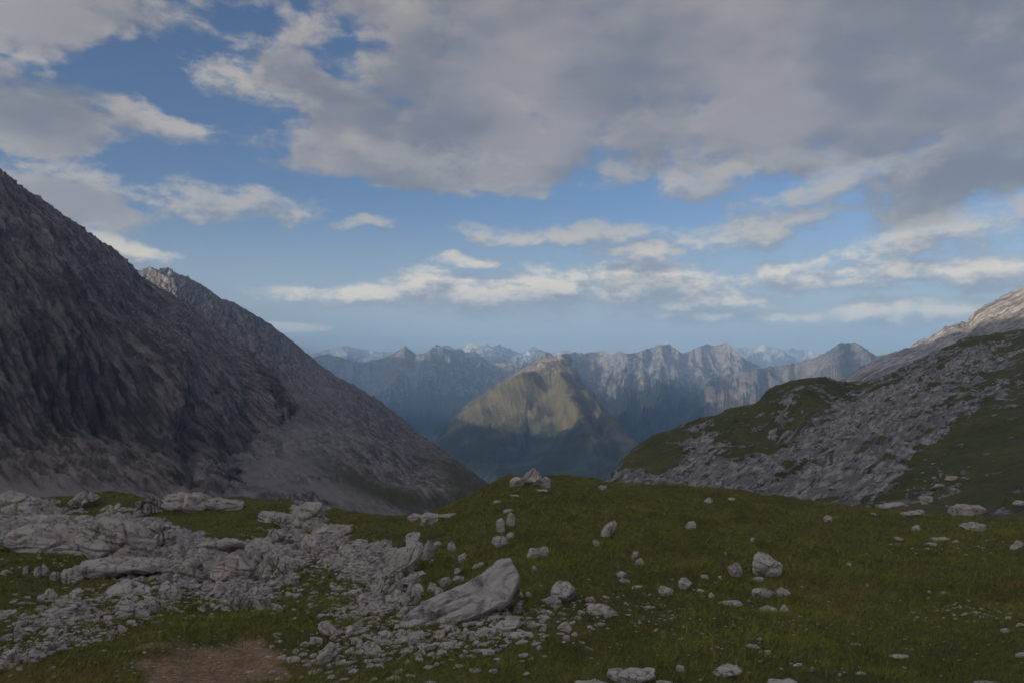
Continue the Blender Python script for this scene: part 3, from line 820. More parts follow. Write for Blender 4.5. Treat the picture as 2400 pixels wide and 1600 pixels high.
def gcol(px, vis, hid):
    """vis: picture rows where the ground is seen at GY[2:], hid: heights beyond the crest"""
    pts = [(3 * (px - 1200) / F, 3, -2.4), (8 * (px - 1200) / F, 8, -4.2)]
    for Y, py in zip(GY[2:], vis): pts.append(pt(px, py, Y))
    for Y, z in zip(GY[2 + len(vis):], hid): pts.append((Y * (px - 1200) / F, Y, z))
    return (px, pts)


cols = [
    gcol(-900, [1600, 1500, 1400, 1322, 1264, 1224, 1198, 1172], [-22, -44, -58, -64, -66]),
    gcol(0, [1600, 1500, 1400, 1322, 1264, 1224, 1196, 1168], [-22, -44, -58, -64, -66]),
    gcol(300, [1600, 1505, 1410, 1332, 1268, 1226, 1196, 1170], [-23, -44, -58, -66, -68]),
    gcol(600, [1600, 1510, 1416, 1340, 1280, 1238, 1208, 1182], [-25, -46, -62, -76, -80]),
    gcol(800, [1600, 1502, 1410, 1338, 1282, 1242, 1212, 1200], [-26, -48, -64, -80, -86]),
    gcol(950, [1600, 1492, 1392, 1312, 1260, 1228, 1214, 1218], [-28, -50, -66, -82, -90]),
    gcol(1080, [1600, 1478, 1368, 1272, 1206, 1172, 1188, 1215], [-29, -52, -68, -84, -95]),
    gcol(1200, [1600, 1470, 1346, 1240, 1162, 1118, 1132, 1170], [-28, -50, -66, -84, -100]),
    gcol(1400, [1600, 1475, 1356, 1250, 1175, 1131, 1140, 1170], [-27, -42, -58, -80, -100]),
    gcol(1600, [1600, 1480, 1367, 1266, 1190, 1144, 1150, 1175], [-24, -36, -50, -70, -90]),
    gcol(1800, [1600, 1490, 1386, 1296, 1220, 1168, 1168, 1185], [-22, -33, -45, -60, -80]),
    gcol(2000, [1600, 1500, 1400, 1313, 1244, 1200, 1190, 1195], [-22, -30, -40, -50, -60]),
    gcol(2200, [1600, 1500, 1405, 1321, 1258, 1222, 1208, 1212], [-25, -30, -40, -50, -60]),
    gcol(2400, [1600, 1495, 1396, 1309, 1248, 1214, 1200, 1215], [-25, -30, -40, -50, -60]),
    gcol(3300, [1600, 1460, 1340, 1250, 1200, 1190, 1190, 1215], [-25, -30, -40, -50, -60]),
]
ui = np.concatenate([np.linspace(-900, -100, 40, endpoint=False), np.linspace(-100, 2500, 500), np.linspace(2500, 3300, 40)[1:]])
grid, tk = loft(cols, ui, 0, rows=[4, 14, 62, 72, 78, 72, 52, 40, 30, 12, 10, 8, 6, 5])
px, py = project(grid)
xy0 = grid.copy(); xy0[..., 2] = 0

# bare limestone of the pavement on the left and the rubble fans (masks in the ground's own place)
ROCKZ = [  # px, py, rx, ry, rot, weight
    (150, 1250, 260, 45, 6, 1.1), (330, 1240, 120, 60, 10, 0.9), (520, 1310, 190, 50, 4, 1.1), (700, 1250, 110, 50, 0, 0.8), (300, 1345, 160, 25, 5, 0.9),
    (560, 1360, 170, 30, 0, 0.7), (160, 1420, 110, 36, -8, 0.7), (330, 1415, 90, 32, 0, 0.75), (60, 1480, 110, 40, -14, 0.7), (600, 1415, 110, 30, 5, 0.6),
    (780, 1300, 90, 50, -10, 0.75), (860, 1330, 70, 50, -20, 0.75), (930, 1350, 70, 80, 25, 0.75), (240, 1490, 90, 20, -12, 0.45), (840, 1440, 100, 40, -30, 0.55),
    (1000, 1420, 90, 50, -25, 0.5), (60, 1190, 110, 20, 0, 0.8), (440, 1185, 110, 24, 4, 0.7), (1010, 1222, 60, 12, -6, 0.8), (720, 1200, 60, 24, 0, 0.7)]
GREENZ = [(280, 1190, 90, 14, 4, 1.2), (540, 1210, 110, 16, -3, 1.2), (60, 1345, 90, 22, 4, 1.0), (740, 1330, 50, 28, 0, 1.2), (200, 1375, 110, 16, 6, 0.9), (890, 1215, 70, 12, 0, 0.8), (60, 1410, 60, 25, 0, 1)]
rz = sum(w * blob(px, py, a, b, c, d, e) for a, b, c, d, e, w in ROCKZ) - sum(w * blob(px, py, a, b, c, d, e) for a, b, c, d, e, w in GREENZ)
rnz = fbm(xy0 / 1.6, 5, 0.6)
rock_m = sstep(np.clip(rz, 0, 1.2) - 0.55 + 0.7 * fbm(xy0 / 2.6, 5, 0.55), 0.0, 0.18)
soil_m = np.clip(1.4 * blob(px, py, 500, 1570, 190, 62, -6) + 0.5 * blob(px, py, 340, 1525, 40, 14, 0) + 0.5 * blob(px, py, 590, 1510, 40, 16, 20), 0, 1.2)
soil_m = sstep(soil_m - 0.55 + 0.5 * fbm(xy0 / 0.8 + 9, 4, 0.6), -0.1, 0.18)
front = sstep(grid[..., 1], 9, 14)
d = fbm(xy0 / 6, 4) * 0.22 + fbm(xy0 / 1.7 + 3, 4) * 0.13 + fbm(xy0 / 0.5 + 7, 3) * 0.045
# hummocks on the knoll, terraces in the rock
d = d + 0.75 * fbm(xy0 / 3.2 + 21, 3) * blob(px, py, 1500, 1200, 700, 110) + 0.3 * fbm(xy0 / 2.2 + 91, 2)
tr = fbm(xy0 / 4.0 + 31, 3) * 2.2 + xy0[..., 0] * 0.25
tr = (np.floor(tr * 2) + sstep(tr * 2 - np.floor(tr * 2), 0.35, 0.65)) / 2
wp = np.stack([xy0[..., 0] / 1.15 + 0.35 * fbm(xy0 / 1.5 + 61, 3), xy0[..., 1] / 2.0 + 0.35 * fbm(xy0 / 1.5 + 81, 3), 0 * px + 0.5], -1)
f1, f2 = worley(wp)
g1, g2 = worley(wp * 2.6 + 7, 3)
blk = perlin(np.floor(wp * 1.0) * 0.73 + 0.37) * 0.35
d = d + rock_m * (0.10 + 0.22 * (tr - fbm(xy0 / 4.0 + 31, 3) * 2.2 - xy0[..., 0] * 0.25) + blk * 0.5 + 0.16 * (ridged(xy0 / 1.6, 3, 0.5) - 0.5)
                  - 0.42 * np.exp(-((f2 - f1) / 0.13) ** 2) - 0.16 * np.exp(-((g2 - g1) / 0.12) ** 2))
crev = rock_m * np.exp(-((f2 - f1) / 0.10) ** 2)
rock_m = np.clip(rock_m - 0.9 * crev * sstep(fbm(xy0 / 2.2 + 5, 3), -0.2, 0.2), 0, 1)
d = d - 0.05 * soil_m
d = d + 1.3 * blob(px, py, 270, 1192, 110, 16, 3) + 1.1 * blob(px, py, 560, 1200, 110, 16, 3) + 0.7 * blob(px, py, 690, 1205, 80, 14, 0) + 0.8 * blob(px, py, 60, 1195, 80, 14, 0) - 0.6 * blob(px, py, 740, 1330, 50, 25, 0) - 0.5 * blob(px, py, 200, 1375, 150, 14, 4)
grid[..., 2] += d * front
GROUND = grid


def ground_mat():
    m, t, bs, pos = new_mat('alpine_turf')
    rk = t.attr('rock'); so = t.attr('soil')
    n = t.noise(pos, 3.0, 6, 0.7)
    r = t.rng(t.m('ADD', rk, t.m('MULTIPLY_ADD', n, 1.4, -0.7)), 0.35, 0.62)
    b = t.noise(pos, 3.5, 7, 0.66)
    rc = t.mix(t.rng(b, 0.40, 0.56), (0.41, 0.36, 0.315), (0.22, 0.195, 0.172))
    g1 = t.noise(pos, 0.25, 5, 0.6); g2 = t.noise(pos, 5.0, 6, 0.7)
    gc = t.mix(t.rng(g1, 0.38, 0.62), (0.078, 0.080, 0.013), (0.130, 0.110, 0.022))
    gc = t.mix(t.rng(g2, 0.4, 0.7, 0, 0.8), gc, (0.042, 0.042, 0.016))
    gc = t.mix(t.rng(t.noise(pos, 0.9, 5, 0.6), 0.60, 0.72, 0, 0.8), gc, (0.11, 0.068, 0.032))
    sc = t.mix(t.rng(t.noise(pos, 12, 5, 0.7), 0.35, 0.65), (0.15, 0.085, 0.045), (0.36, 0.23, 0.13))
    sc = t.mix(t.rng(t.noise(pos, 2.2, 5, 0.6), 0.5, 0.68, 0, 0.7), sc, (0.10, 0.088, 0.03))
    col = t.mix(so, gc, sc)
    t.put(bs.inputs['Base Color'], t.mix(r, col, rc))
    h = t.lerp(r, t.m('MULTIPLY', g2, 0.6), t.m('MULTIPLY_ADD', b, -0.7, 0.9))
    bump(t, bs, h, 0.12, 1.0)
    return m


gobj = mesh_np('ground', grid.reshape(-1, 3), grid_faces(*grid.shape[:2]), ground_mat(), True, {'rock': rock_m, 'soil': soil_m})
structure(gobj, 'alpine meadow ground with a grassy knoll, limestone pavement and a bare earth patch')


def bvh_of(o):
    me = o.data
    return BVHTree.FromPolygons([v.co.copy() for v in me.vertices], [tuple(p.vertices) for p in me.polygons])


TREE = bvh_of(gobj)
HTREE = bvh_of(hillside)


def hit(px, py):
    d = Vector(ray(px, py)).normalized()
    best = None
    for tr_ in (TREE, HTREE):
        r = tr_.ray_cast(Vector((0, 0, 0)), d, 2000)
        if r[0] is not None and (best is None or r[3] < best[3]): best = r
    return best


def drop(x, y):
    zs = [r[0].z for r in (tr_.ray_cast(Vector((x, y, 50)), Vector((0, 0, -1)), 300) for tr_ in (TREE, HTREE)) if r[0] is not None]
    return max(zs) if zs else None


# ------------------------------------------------------------------ rocks
_ico = {}


def ico(sub):
    if sub not in _ico:
        bm = bmesh.new(); bmesh.ops.create_icosphere(bm, subdivisions=sub, radius=1.0)
        v = np.array([x.co[:] for x in bm.verts]); f = np.array([[x.index for x in y.verts] for y in bm.faces]); bm.free()
        _ico[sub] = (v / np.linalg.norm(v, axis=1)[:, None], f)
    return _ico[sub]


def rock_shape(seed, dims, kind='block', sub=4):
    """vertex positions of one weathered limestone body, half sizes dims (x, y, z)"""
    r_ = np.random.default_rng(seed)
    v, f = ico(sub)
    dims = np.array(dims, float)
    par = dict(block=(18, 60, 0.56), slab=(14, 60, 0.70), dome=(16, 16, 0.72), crag=(22, 60, 0.55), blade=(18, 60, 0.58), tooth=(18, 60, 0.6))[kind]
    n = r_.normal(size=(par[0], 3)); n /= np.linalg.norm(n, axis=1)[:, None]
    dd = r_.uniform(par[2], 1.0, par[0])
    k = par[1]
    box = {'slab': 7.0, 'block': 3.4, 'dome': 2.4, 'crag': 3.2, 'blade': 3.2, 'tooth': 2.6}[kind]
    base = (np.abs(v) ** box).sum(1) ** (1 / box)
    tot = base ** k
    for a, b in zip(n, dd): tot = tot + np.clip(v @ a / b, 0, None) ** k
    r = tot ** (-1 / k)
    Pm = v * r[:, None] * dims
    if kind == 'tooth': Pm[:, :2] *= np.clip(0.62 - 0.62 * Pm[:, 2:3] / dims[2], 0.04, 1.2)
    s = float(np.sort(dims)[:2].mean()); o = r_.uniform(-50, 50, 3)
    big = float(dims.max())
    nrm = v / dims; nrm /= np.linalg.norm(nrm, axis=1)[:, None]
    q = Pm / s
    dsp = fbm(q * 1.0 + o, 3) * 0.14 + (ridged(q * 2.0 + o, 3, 0.5) - 0.55) * {'slab': 0.06, 'dome': 0.07, 'block': 0.09}.get(kind, 0.13)
    # bedding: thin layers with recessed joints
    ax = r_.normal(size=3) * 0.22 + np.array([0.1, 0.1, 1.0]); ax /= np.linalg.norm(ax)
    if kind in ('crag', 'blade', 'tooth'): ax = r_.normal(size=3) * 0.3 + np.array([1.0, 0.3, 0.25]); ax /= np.linalg.norm(ax)
    nl = {'slab': 4.0, 'block': 2.6, 'dome': 3.4, 'crag': 4.5, 'blade': 3.0, 'tooth': 3.4}[kind]
    c = (Pm @ ax) / s * nl * 0.5 + 0.45 * fbm(q * 0.8 + o + 5, 3)
    ci = np.floor(c); cf = c - ci
    hsh = np.sin(ci * 12.9898 + seed) * 43758.5453; hsh -= np.floor(hsh)
    amp = {'slab': 0.15, 'block': 0.12, 'dome': 0.13, 'crag': 0.22, 'blade': 0.12, 'tooth': 0.14}[kind]
    dsp = dsp + amp * (hsh - 0.5) - amp * 1.1 * np.exp(-((cf - 0.5) / 0.09) ** 2) * sstep(fbm(q * 1.3 + o + 11, 2), -0.35, 0.1)
    # joints
    sc_ = {'slab': 0.55, 'block': 0.8, 'dome': 0.6, 'crag': 1.25, 'blade': 0.7, 'tooth': 0.8}[kind]
    f1, f2 = worley((Pm / s * np.array([1, 1, 0.55])) * sc_ + o)
    cr = np.exp(-((f2 - f1) / 0.06) ** 2)
    dsp = dsp - cr * {'slab': 0.20, 'block': 0.15, 'dome': 0.20, 'crag': 0.40, 'blade': 0.10, 'tooth': 0.16}[kind]
    if sub >= 4: dsp = dsp + (ridged(q * 5.3 + o, 3, 0.6) - 0.5) * {'slab': 0.025, 'dome': 0.03, 'block': 0.04}.get(kind, 0.07)
    Pm = Pm + nrm * (dsp * s)[:, None]
    return Pm, f


def rock_mesh(name, Pm, f, mat, smooth=False):
    me = bpy.data.meshes.new(name)
    me.vertices.add(len(Pm)); me.vertices.foreach_set('co', np.ascontiguousarray(Pm, np.float32).ravel())
    me.loops.add(f.size); me.loops.foreach_set('vertex_index', np.ascontiguousarray(f, np.int32).ravel())
    me.polygons.add(len(f)); me.polygons.foreach_set('loop_start', np.arange(0, f.size, 3, dtype=np.int32))
    me.polygons.foreach_set('use_smooth', np.full(len(f), smooth))
    me.update(calc_edges=True)
    me.materials.append(mat)
    return me


_seed = [100]
FOOT = []          # footprints, so that grass and pebbles keep off


def place_rock(name, px, pyb, w, h, label, kind='block', tilt=0, yaw=None, depth=0.75, pitch=0, cat='boulder', sub=4, sink=0.22, mat=None, group=None):
    """a rock whose foot stands at (px, pyb) on the ground, w by h picture units across at that distance"""
    _seed[0] += 1
    b = hit(px, min(pyb, 1640))
    if b is None: return None
    p = b[0]; Y = p.y
    if pyb > 1640: pass
    hx = 0.5 * w * Y / F; hy = hx * depth
    slope = (pyb - 840) / F
    hv = h * Y / F
    hz = 0.5 * max(hv - 2 * hy * slope * 0.7, hv * 0.45) / (1 - sink)
    cx, cy = p.x + p.x / Y * hy * 0.8, Y + hy * 0.8
    z = drop(cx, cy); z = p.z if z is None else z
    z = 0.5 * (z + p.z)
    ct = abs(math.cos(R(tilt)))
    Pm, f = rock_shape(_seed[0], (hx * (0.55 + 0.45 * ct) if abs(tilt) < 60 else hx, hy, hz), kind, sub)
    o = bpy.data.objects.new(name, rock_mesh(name, Pm, f, mat or (MAT_ROCK if w * Y / F > 1.6 else MAT_ROCK_FINE)))
    rg = random.Random(_seed[0])
    o.rotation_euler = (R(pitch), R(tilt), R(rg.uniform(-20, 20) if yaw is None else yaw))
    o.location = (cx, cy, z + hz * (1 - 2 * sink))
    C.objects.link(o)
    FOOT.append((cx, cy, hx * 0.95, hy * 0.95))
    return tag(o, label, cat, group)


B = 'boulder'; OC = 'rock_outcrop'
ROCKS = [
    # the limestone pavement on the left, back row
    (OC, 40, 1204, 130, 64, 'smooth pale rock back at the left edge, on the skyline below the cliffs', 'dome', 6, 5),
    (OC, 200, 1190, 100, 42, 'small crag of upright blocks capping the grassy bank at far left', 'crag', 0, 5),
    (OC, 357, 1206, 76, 54, 'dark grooved crag between two grass banks, left of the pale creased dome', 'crag', 4, 5),
    (OC, 448, 1200, 135, 60, 'pale creased dome outcrop on the skyline under the scree slope', 'dome', 6, 5),
    (OC, 525, 1196, 90, 34, 'low ledge running right from the pale creased dome', 'slab', 14, 4),
    (OC, 725, 1240, 92, 78, 'rounded pale dome with curved joints at the right end of the pavement', 'dome', 4, 5),
    (OC, 655, 1232, 100, 34, 'grass-topped ledge left of the rounded pale dome', 'slab', 6, 4),
    (OC, 655, 1275, 95, 44, 'heap of fractured upright blocks below the grass-topped ledge', 'crag', 0, 5),
    (OC, 775, 1250, 110, 26, 'low sloping slabs just right of the rounded pale dome', 'slab', -9, 4),
    # middle row
    (OC, 135, 1222, 210, 28, 'thin layered ledge behind the broad slab at the left edge', 'slab', 5, 5),
    (OC, 105, 1296, 270, 78, 'broad pale slab at the left edge with dark cracks on top', 'slab', 9, 5),
    (OC, 268, 1316, 175, 98, 'big tilted slab with a cut foot, right of the broad left slab', 'slab', 24, 5),
    (OC, 365, 1284, 125, 90, 'fractured grey wall with deep vertical clefts behind the tilted slab', 'crag', 0, 5),
    (B, 322, 1274, 42, 40, 'angular block leaning on the left foot of the fractured wall', 'block', 6, 4),
    (OC, 300, 1352, 235, 46, 'long low bench of rock below the big tilted slab', 'slab', 6, 5),
    (OC, 520, 1288, 110, 34, 'flat brownish slab topping the layered mass in mid pavement', 'slab', 5, 5),
    (OC, 610, 1290, 70, 26, 'smooth slab sloping right beside the flat brownish slab', 'slab', 22, 4),
    (OC, 438, 1350, 100, 62, 'bulging reddish grey outcrop at the left end of the layered mass', 'dome', 4, 5),
    (OC, 545, 1350, 125, 60, 'layered overhanging ledge with a dark undercut in mid pavement', 'slab', 3, 5),
    (OC, 642, 1346, 86, 60, 'rounded grooved knob at the right end of the layered mass', 'crag', 8, 5),
    (OC, 722, 1294, 56, 46, 'leaning pointed slabs above the small green hollow', 'blade', -26, 4),
    (OC, 690, 1330, 60, 26, 'low ledge on the left rim of the small green hollow', 'slab', 12, 4),
    # front rows
    (OC, 305, 1398, 130, 44, 'curved undercut ledge in front of the long low bench', 'slab', 8, 5),
    (OC, 395, 1400, 62, 40, 'squat grooved block at the right end of the curved ledge', 'block', 10, 4),
    (OC, 235, 1345, 60, 30, 'pale knuckle of rock between bench and grass', 'dome', 0, 4),
    (B, 60, 1348, 16, 22, 'small upright block, leftmost in the row in the grass', 'block', 0, 3),
    (B, 87, 1353, 24, 30, 'squarish block, second in the row in the grass', 'block', 0, 4),
    (B, 107, 1349, 20, 30, 'tall rounded block, third in the row in the grass', 'block', -8, 4),
    (B, 128, 1360, 26, 30, 'pointed block, fourth in the row in the grass', 'block', 10, 4),
    (B, 166, 1370, 50, 50, 'largest block of the row in the grass, domed top', 'dome', 0, 4),
    (B, 12, 1348, 34, 16, 'low pair-like stone at the left frame edge beside the row of blocks', 'block', 0, 3),
    (OC, 180, 1400, 42, 26, 'pale lump at the top right of the left rubble heap', 'block', 0, 4),
    (OC, 118, 1402, 36, 26, 'pale lump at the top of the left rubble heap', 'block', 0, 4),
    (B, 94, 1412, 20, 22, 'dark rounded stone at the left end of the rubble heap', 'block', 0, 3),
    (B, 158, 1418, 26, 26, 'ribbed wedge standing in the left rubble heap', 'blade', 10, 4),
    (B, 168, 1430, 26, 12, 'light flat stone on the face of the left rubble heap', 'slab', -8, 3),
    (OC, 292, 1447, 54, 50, 'tall rounded twin boulder, left one, above the brown grass', 'dome', 0, 4),
    (OC, 335, 1438, 44, 40, 'wedge shaped boulder between the two rounded ones', 'block', 14, 4),
    (OC, 336, 1449, 34, 24, 'round reddish boulder at the foot of the wedge', 'dome', 0, 4),
    (OC, 362, 1436, 40, 36, 'pinkish ragged rock right of the wedge boulder', 'crag', 0, 4),
    (B, 10, 1450, 44, 28, 'flat layered boulder cut by the left frame edge', 'slab', -6, 4),
    (B, 53, 1464, 20, 32, 'upright oval stone with a red flank, alone in the left grass', 'dome', 0, 4),
    (B, 42, 1504, 24, 46, 'tall narrow stones leaning together near the left edge', 'blade', 8, 4),
    (B, 22, 1556, 50, 44, 'blocky boulder in the lower left corner cluster, the biggest', 'block', 0, 4),
    (B, 70, 1552, 42, 42, 'cracked boulder right beside the biggest corner boulder', 'block', 8, 4),
    (B, 8, 1572, 36, 30, 'rounded boulder at the left frame edge below the corner cluster', 'dome', 0, 4),
    (B, 105, 1524, 36, 22, 'flat whitish boulder right above the corner cluster', 'slab', -14, 4),
    (B, 140, 1512, 30, 16, 'low flat stone right of the flat whitish boulder', 'slab', -6, 3),
    (B, 155, 1488, 16, 22, 'small upright stone above the low flat stone at left', 'blade', 12, 3),
    (B, 262, 1500, 16, 32, 'two-part upright stone at the edge of the brown grass', 'blade', 6, 3),
    (B, 203, 1490, 18, 18, 'light round stone in the dark rubble strip', 'block', 0, 3),
    (B, 286, 1482, 20, 22, 'dark headed stone at the right end of the dark rubble strip', 'block', 0, 3),
    (B, 124, 1570, 14, 12, 'single white stone in the lower left turf', 'block', 0, 3),
    (OC, 515, 1390, 40, 34, 'fan of upright ribbed plates below the pavement, left one', 'blade', 16, 4),
    (OC, 565, 1428, 50, 40, 'group of ribbed upright plates in the rubble, middle one', 'crag', 12, 4),
    (OC, 610, 1430, 52, 44, 'slanting ribbed plates in the rubble, right one', 'crag', -14, 4),
    (B, 650, 1432, 26, 22, 'rounded stone beside the slanting ribbed plates', 'block', 0, 3),
    (B, 600, 1395, 22, 24, 'block standing above the slanting ribbed plates', 'block', 0, 3),
    (OC, 775, 1320, 50, 24, 'stepped ledge above the narrow rubble slope left of the knoll', 'slab', -8, 4),
    (OC, 815, 1300, 48, 22, 'white ledge at the head of the rubble slope left of the knoll', 'slab', 6, 4),
    (OC, 845, 1342, 60, 30, 'smooth rounded hump of rock left of the leaning crag', 'dome', -8, 4),
    (OC, 975, 1218, 50, 18, 'white rock at the far left foot of the knoll, left of two', 'dome', 0, 4),
    (OC, 1015, 1222, 60, 24, 'white split rock at the far left foot of the knoll, right of two', 'block', -6, 4),
    (OC, 1050, 1212, 50, 12, 'small white ledge where the knoll meets the far slope', 'slab', -10, 3),
    # leaning crag and boulders on the flank of the knoll
    (B, 972, 1276, 62, 42, 'dark pitted block sitting on top of the leaning crag', 'block', -10, 4),
    (OC, 945, 1345, 74, 110, 'long leaning rib of rock forming the crag on the knoll flank', 'blade', 34, 5),
    (OC, 1000, 1312, 40, 50, 'blunt pillar leaning against the right side of the crag', 'block', 12, 4),
    (OC, 1022, 1288, 34, 24, 'knobbly rock right of the blunt pillar', 'crag', 0, 4),
    (OC, 906, 1398, 56, 90, 'ribbed lower end of the leaning crag', 'crag', 24, 5),
    (B, 932, 1418, 42, 34, 'grey rounded boulder at the foot of the leaning crag', 'block', 0, 4),
    (B, 956, 1408, 26, 34, 'dark sided boulder between crag foot and big slab', 'block', 10, 4),
    (B, 980, 1394, 30, 32, 'light grey boulder with a flat left face below the crag', 'block', -8, 4),
    (B, 1014, 1388, 30, 30, 'rounded squarish boulder left of the big slab', 'block', 0, 4),
    (B, 1043, 1374, 32, 24, 'square reddish block on the upper left side of the big slab', 'block', 0, 4),
    (B, 1030, 1394, 26, 22, 'low dark boulder tucked against the left side of the big slab', 'block', 0, 4),
    (B, 1075, 1364, 34, 20, 'boulder half hidden behind the upper edge of the big slab', 'block', 0, 4),
    (B, 955, 1440, 38, 30, 'grey boulder at the lower left of the big slab', 'block', 0, 4),
    (B, 918, 1440, 50, 20, 'flat stones heap left of the grey boulder', 'slab', -8, 4),
    (B, 985, 1356, 50, 22, 'ledge-like stone in the grass above the boulders', 'slab', -4, 4),
    (B, 952, 1346, 24, 20, 'pale stone at the right foot of the leaning crag', 'block', -10, 3),
    (B, 1072, 1345, 18, 16, 'lone grey stone in grass above the square block', 'block', -20, 3),
    (B, 1082, 1318, 26, 28, 'notched pale block on the knoll flank, between crag and split block', 'block', 0, 4),
    (B, 1060, 1292, 24, 26, 'ribbed grass-set stone right of the crag top', 'blade', 14, 4),
    (B, 1012, 1320, 14, 14, 'small triangular stone below the blunt pillar', 'block', 0, 3),
    (B, 1120, 1330, 34, 12, 'thin stone lying in grass just above the big slab', 'slab', -20, 3),
    (B, 1172, 1246, 24, 36, 'upright rounded boulder high on the knoll, left of a pair', 'dome', 0, 4),
    (B, 1198, 1232, 22, 32, 'upright boulder high on the knoll, right of a pair', 'dome', 4, 4),
    (B, 1190, 1200, 24, 8, 'flat dark stone above the pair high on the knoll', 'slab', -4, 3),
    (B, 1172, 1281, 42, 28, 'domed boulder below the upright pair on the knoll', 'dome', 0, 4),
    (B, 1196, 1262, 24, 18, 'smaller boulder behind the domed boulder on the knoll', 'block', 0, 4),
    (B, 1250, 1308, 26, 36, 'left half of the split block in the middle of the knoll', 'blade', 22, 4),
    (B, 1270, 1306, 28, 30, 'right half of the split block in the middle of the knoll', 'block', 16, 4),
    (B, 1254, 1340, 18, 18, 'dark-footed stone below the split block', 'block', 0, 3),
    (B, 1424, 1258, 30, 44, 'long mottled boulder tilted up to the right on the knoll', 'blade', 38, 4),
    (B, 1397, 1280, 24, 22, 'mottled stone just below the long tilted boulder', 'block', 0, 4),
    (B, 1198, 1352, 30, 44, 'pitted block standing at the upper right end of the big slab', 'block', -6, 4),
    (B, 1200, 1366, 22, 14, 'stone wedged under the pitted block by the big slab', 'block', 0, 3),
    # right of the big slab
    (B, 1318, 1412, 76, 54, 'mushroom shaped boulder right of the big slab', 'block', -6, 4),
    (B, 1298, 1422, 44, 28, 'rounded lower block under the mushroom boulder', 'dome', 0, 4),
    (B, 1216, 1402, 32, 20, 'square white stone right of the big slab', 'block', 0, 4),
    (B, 1240, 1398, 20, 14, 'pinkish stone beside the square white stone', 'block', 0, 3),
    (B, 1415, 1442, 80, 34, 'ragged light slab right of the mushroom boulder', 'slab', 16, 4),
    (B, 1384, 1412, 30, 22, 'small block behind the ragged light slab', 'block', 0, 3),
    (B, 1362, 1442, 18, 18, 'round stone left of the ragged light slab', 'block', 0, 3),
    (B, 1286, 1442, 22, 16, 'round stone below the mushroom boulder', 'block', 0, 3),
    (B, 1190, 1480, 70, 32, 'stepped pale slab lying in front of the big slab', 'slab', -14, 4),
    (B, 1140, 1488, 50, 20, 'low ledge left of the stepped pale slab', 'slab', -8, 4),
    (B, 1212, 1494, 50, 14, 'flat stone under the stepped pale slab', 'slab', 2, 3),
    (B, 1155, 1456, 26, 14, 'small pale slab between big slab and stepped slab', 'slab', -10, 3),
    (B, 1320, 1478, 40, 26, 'pinkish rock of the small cluster below the mushroom boulder', 'block', -6, 4),
    (B, 1326, 1502, 24, 20, 'lowest pale rock of the small cluster below the mushroom boulder', 'block', 8, 3),
    (B, 1346, 1492, 18, 14, 'right rock of the small cluster below the mushroom boulder', 'block', 0, 3),
    (B, 1248, 1472, 24, 16, 'grey stone right of the stepped pale slab', 'block', 0, 3),
    (B, 1274, 1474, 16, 14, 'round white stone left of the pinkish rock', 'dome', 0, 3),
    (B, 1244, 1492, 20, 14, 'white stone at the right end of the flat stone', 'block', 0, 3),
    (B, 968, 1512, 40, 30, 'dark elongated rock at the lower tip of the big slab', 'block', -28, 4),
    (B, 1457, 1352, 26, 14, 'upper stone of three stepped stones in the meadow', 'slab', -4, 3),
    (B, 1464, 1366, 30, 16, 'middle stone of three stepped stones in the meadow', 'block', 4, 4),
    (B, 1494, 1380, 28, 12, 'lower stone of three stepped stones in the meadow', 'slab', 8, 3),
    (B, 1488, 1308, 20, 20, 'upper stone of a small chain on the knoll', 'block', 10, 3),
    (B, 1500, 1324, 24, 18, 'lower stone of a small chain on the knoll', 'slab', 14, 3),
    (B, 1602, 1380, 46, 36, 'blocky two-step boulder in the meadow', 'block', 4, 4),
    (B, 1560, 1396, 36, 26, 'ragged pale stone left of the two-step boulder', 'block', 10, 4),
    (B, 1792, 1352, 72, 62, 'layered boulder with a dark cracked flank, largest in the meadow', 'block', 14, 5),
    (B, 1722, 1352, 38, 36, 'leaning square boulder left of the layered boulder', 'block', -24, 4),
    (B, 1776, 1362, 30, 14, 'pale stone at the foot of the layered boulder', 'slab', 0, 3),
    (B, 1652, 1356, 22, 10, 'flat white stone left of the leaning square boulder', 'slab', 0, 3),
    (B, 1688, 1358, 14, 12, 'small white stone near the leaning square boulder', 'block', 0, 3),
    (B, 1786, 1400, 60, 30, 'low reddish boulder below the layered boulder', 'block', 0, 4),
    (B, 1832, 1398, 40, 24, 'pale right end piece beside the low reddish boulder', 'block', 12, 4),
    (B, 1712, 1420, 58, 16, 'flat pointed slab lying in the meadow', 'slab', 0, 4),
    (B, 1804, 1436, 46, 18, 'saddle backed stone, left hump', 'slab', 8, 4),
    (B, 1838, 1434, 28, 20, 'saddle backed stone, right hump with a brown patch', 'block', 0, 4),
    (B, 1644, 1388, 20, 8, 'thin white stone under the flat white stone', 'slab', 10, 3),
    (B, 1667, 1400, 18, 14, 'arrow shaped white stone left of the flat pointed slab', 'block', 0, 3),
    (B, 1619, 1240, 28, 24, 'round mottled boulder high on the knoll right side', 'dome', 0, 4),
    (B, 1938, 1222, 22, 16, 'pale folded stone near the right end of the knoll crest', 'block', 20, 3),
    (B, 1660, 1178, 26, 14, 'light stone poking out of the knoll crest', 'block', 0, 3),
    (B, 1715, 1172, 20, 6, 'flat light stone on the knoll crest', 'slab', 0, 3),
    (B, 1764, 1270, 18, 14, 'small pointed stone in grass above the layered boulder', 'block', 10, 3),
    (B, 1700, 1300, 10, 8, 'tiny pale stone above the leaning square boulder', 'block', 0, 3),
    # right field
    (OC, 2268, 1208, 92, 36, 'domed grey boulder on the grassy slope at right', 'dome', -6, 4),
    (OC, 2283, 1244, 88, 26, 'rugged dark-edged rock below the domed grey boulder', 'crag', 4, 4),
    (B, 2147, 1242, 22, 18, 'ring-like dark stone in the right meadow', 'block', 0, 3),
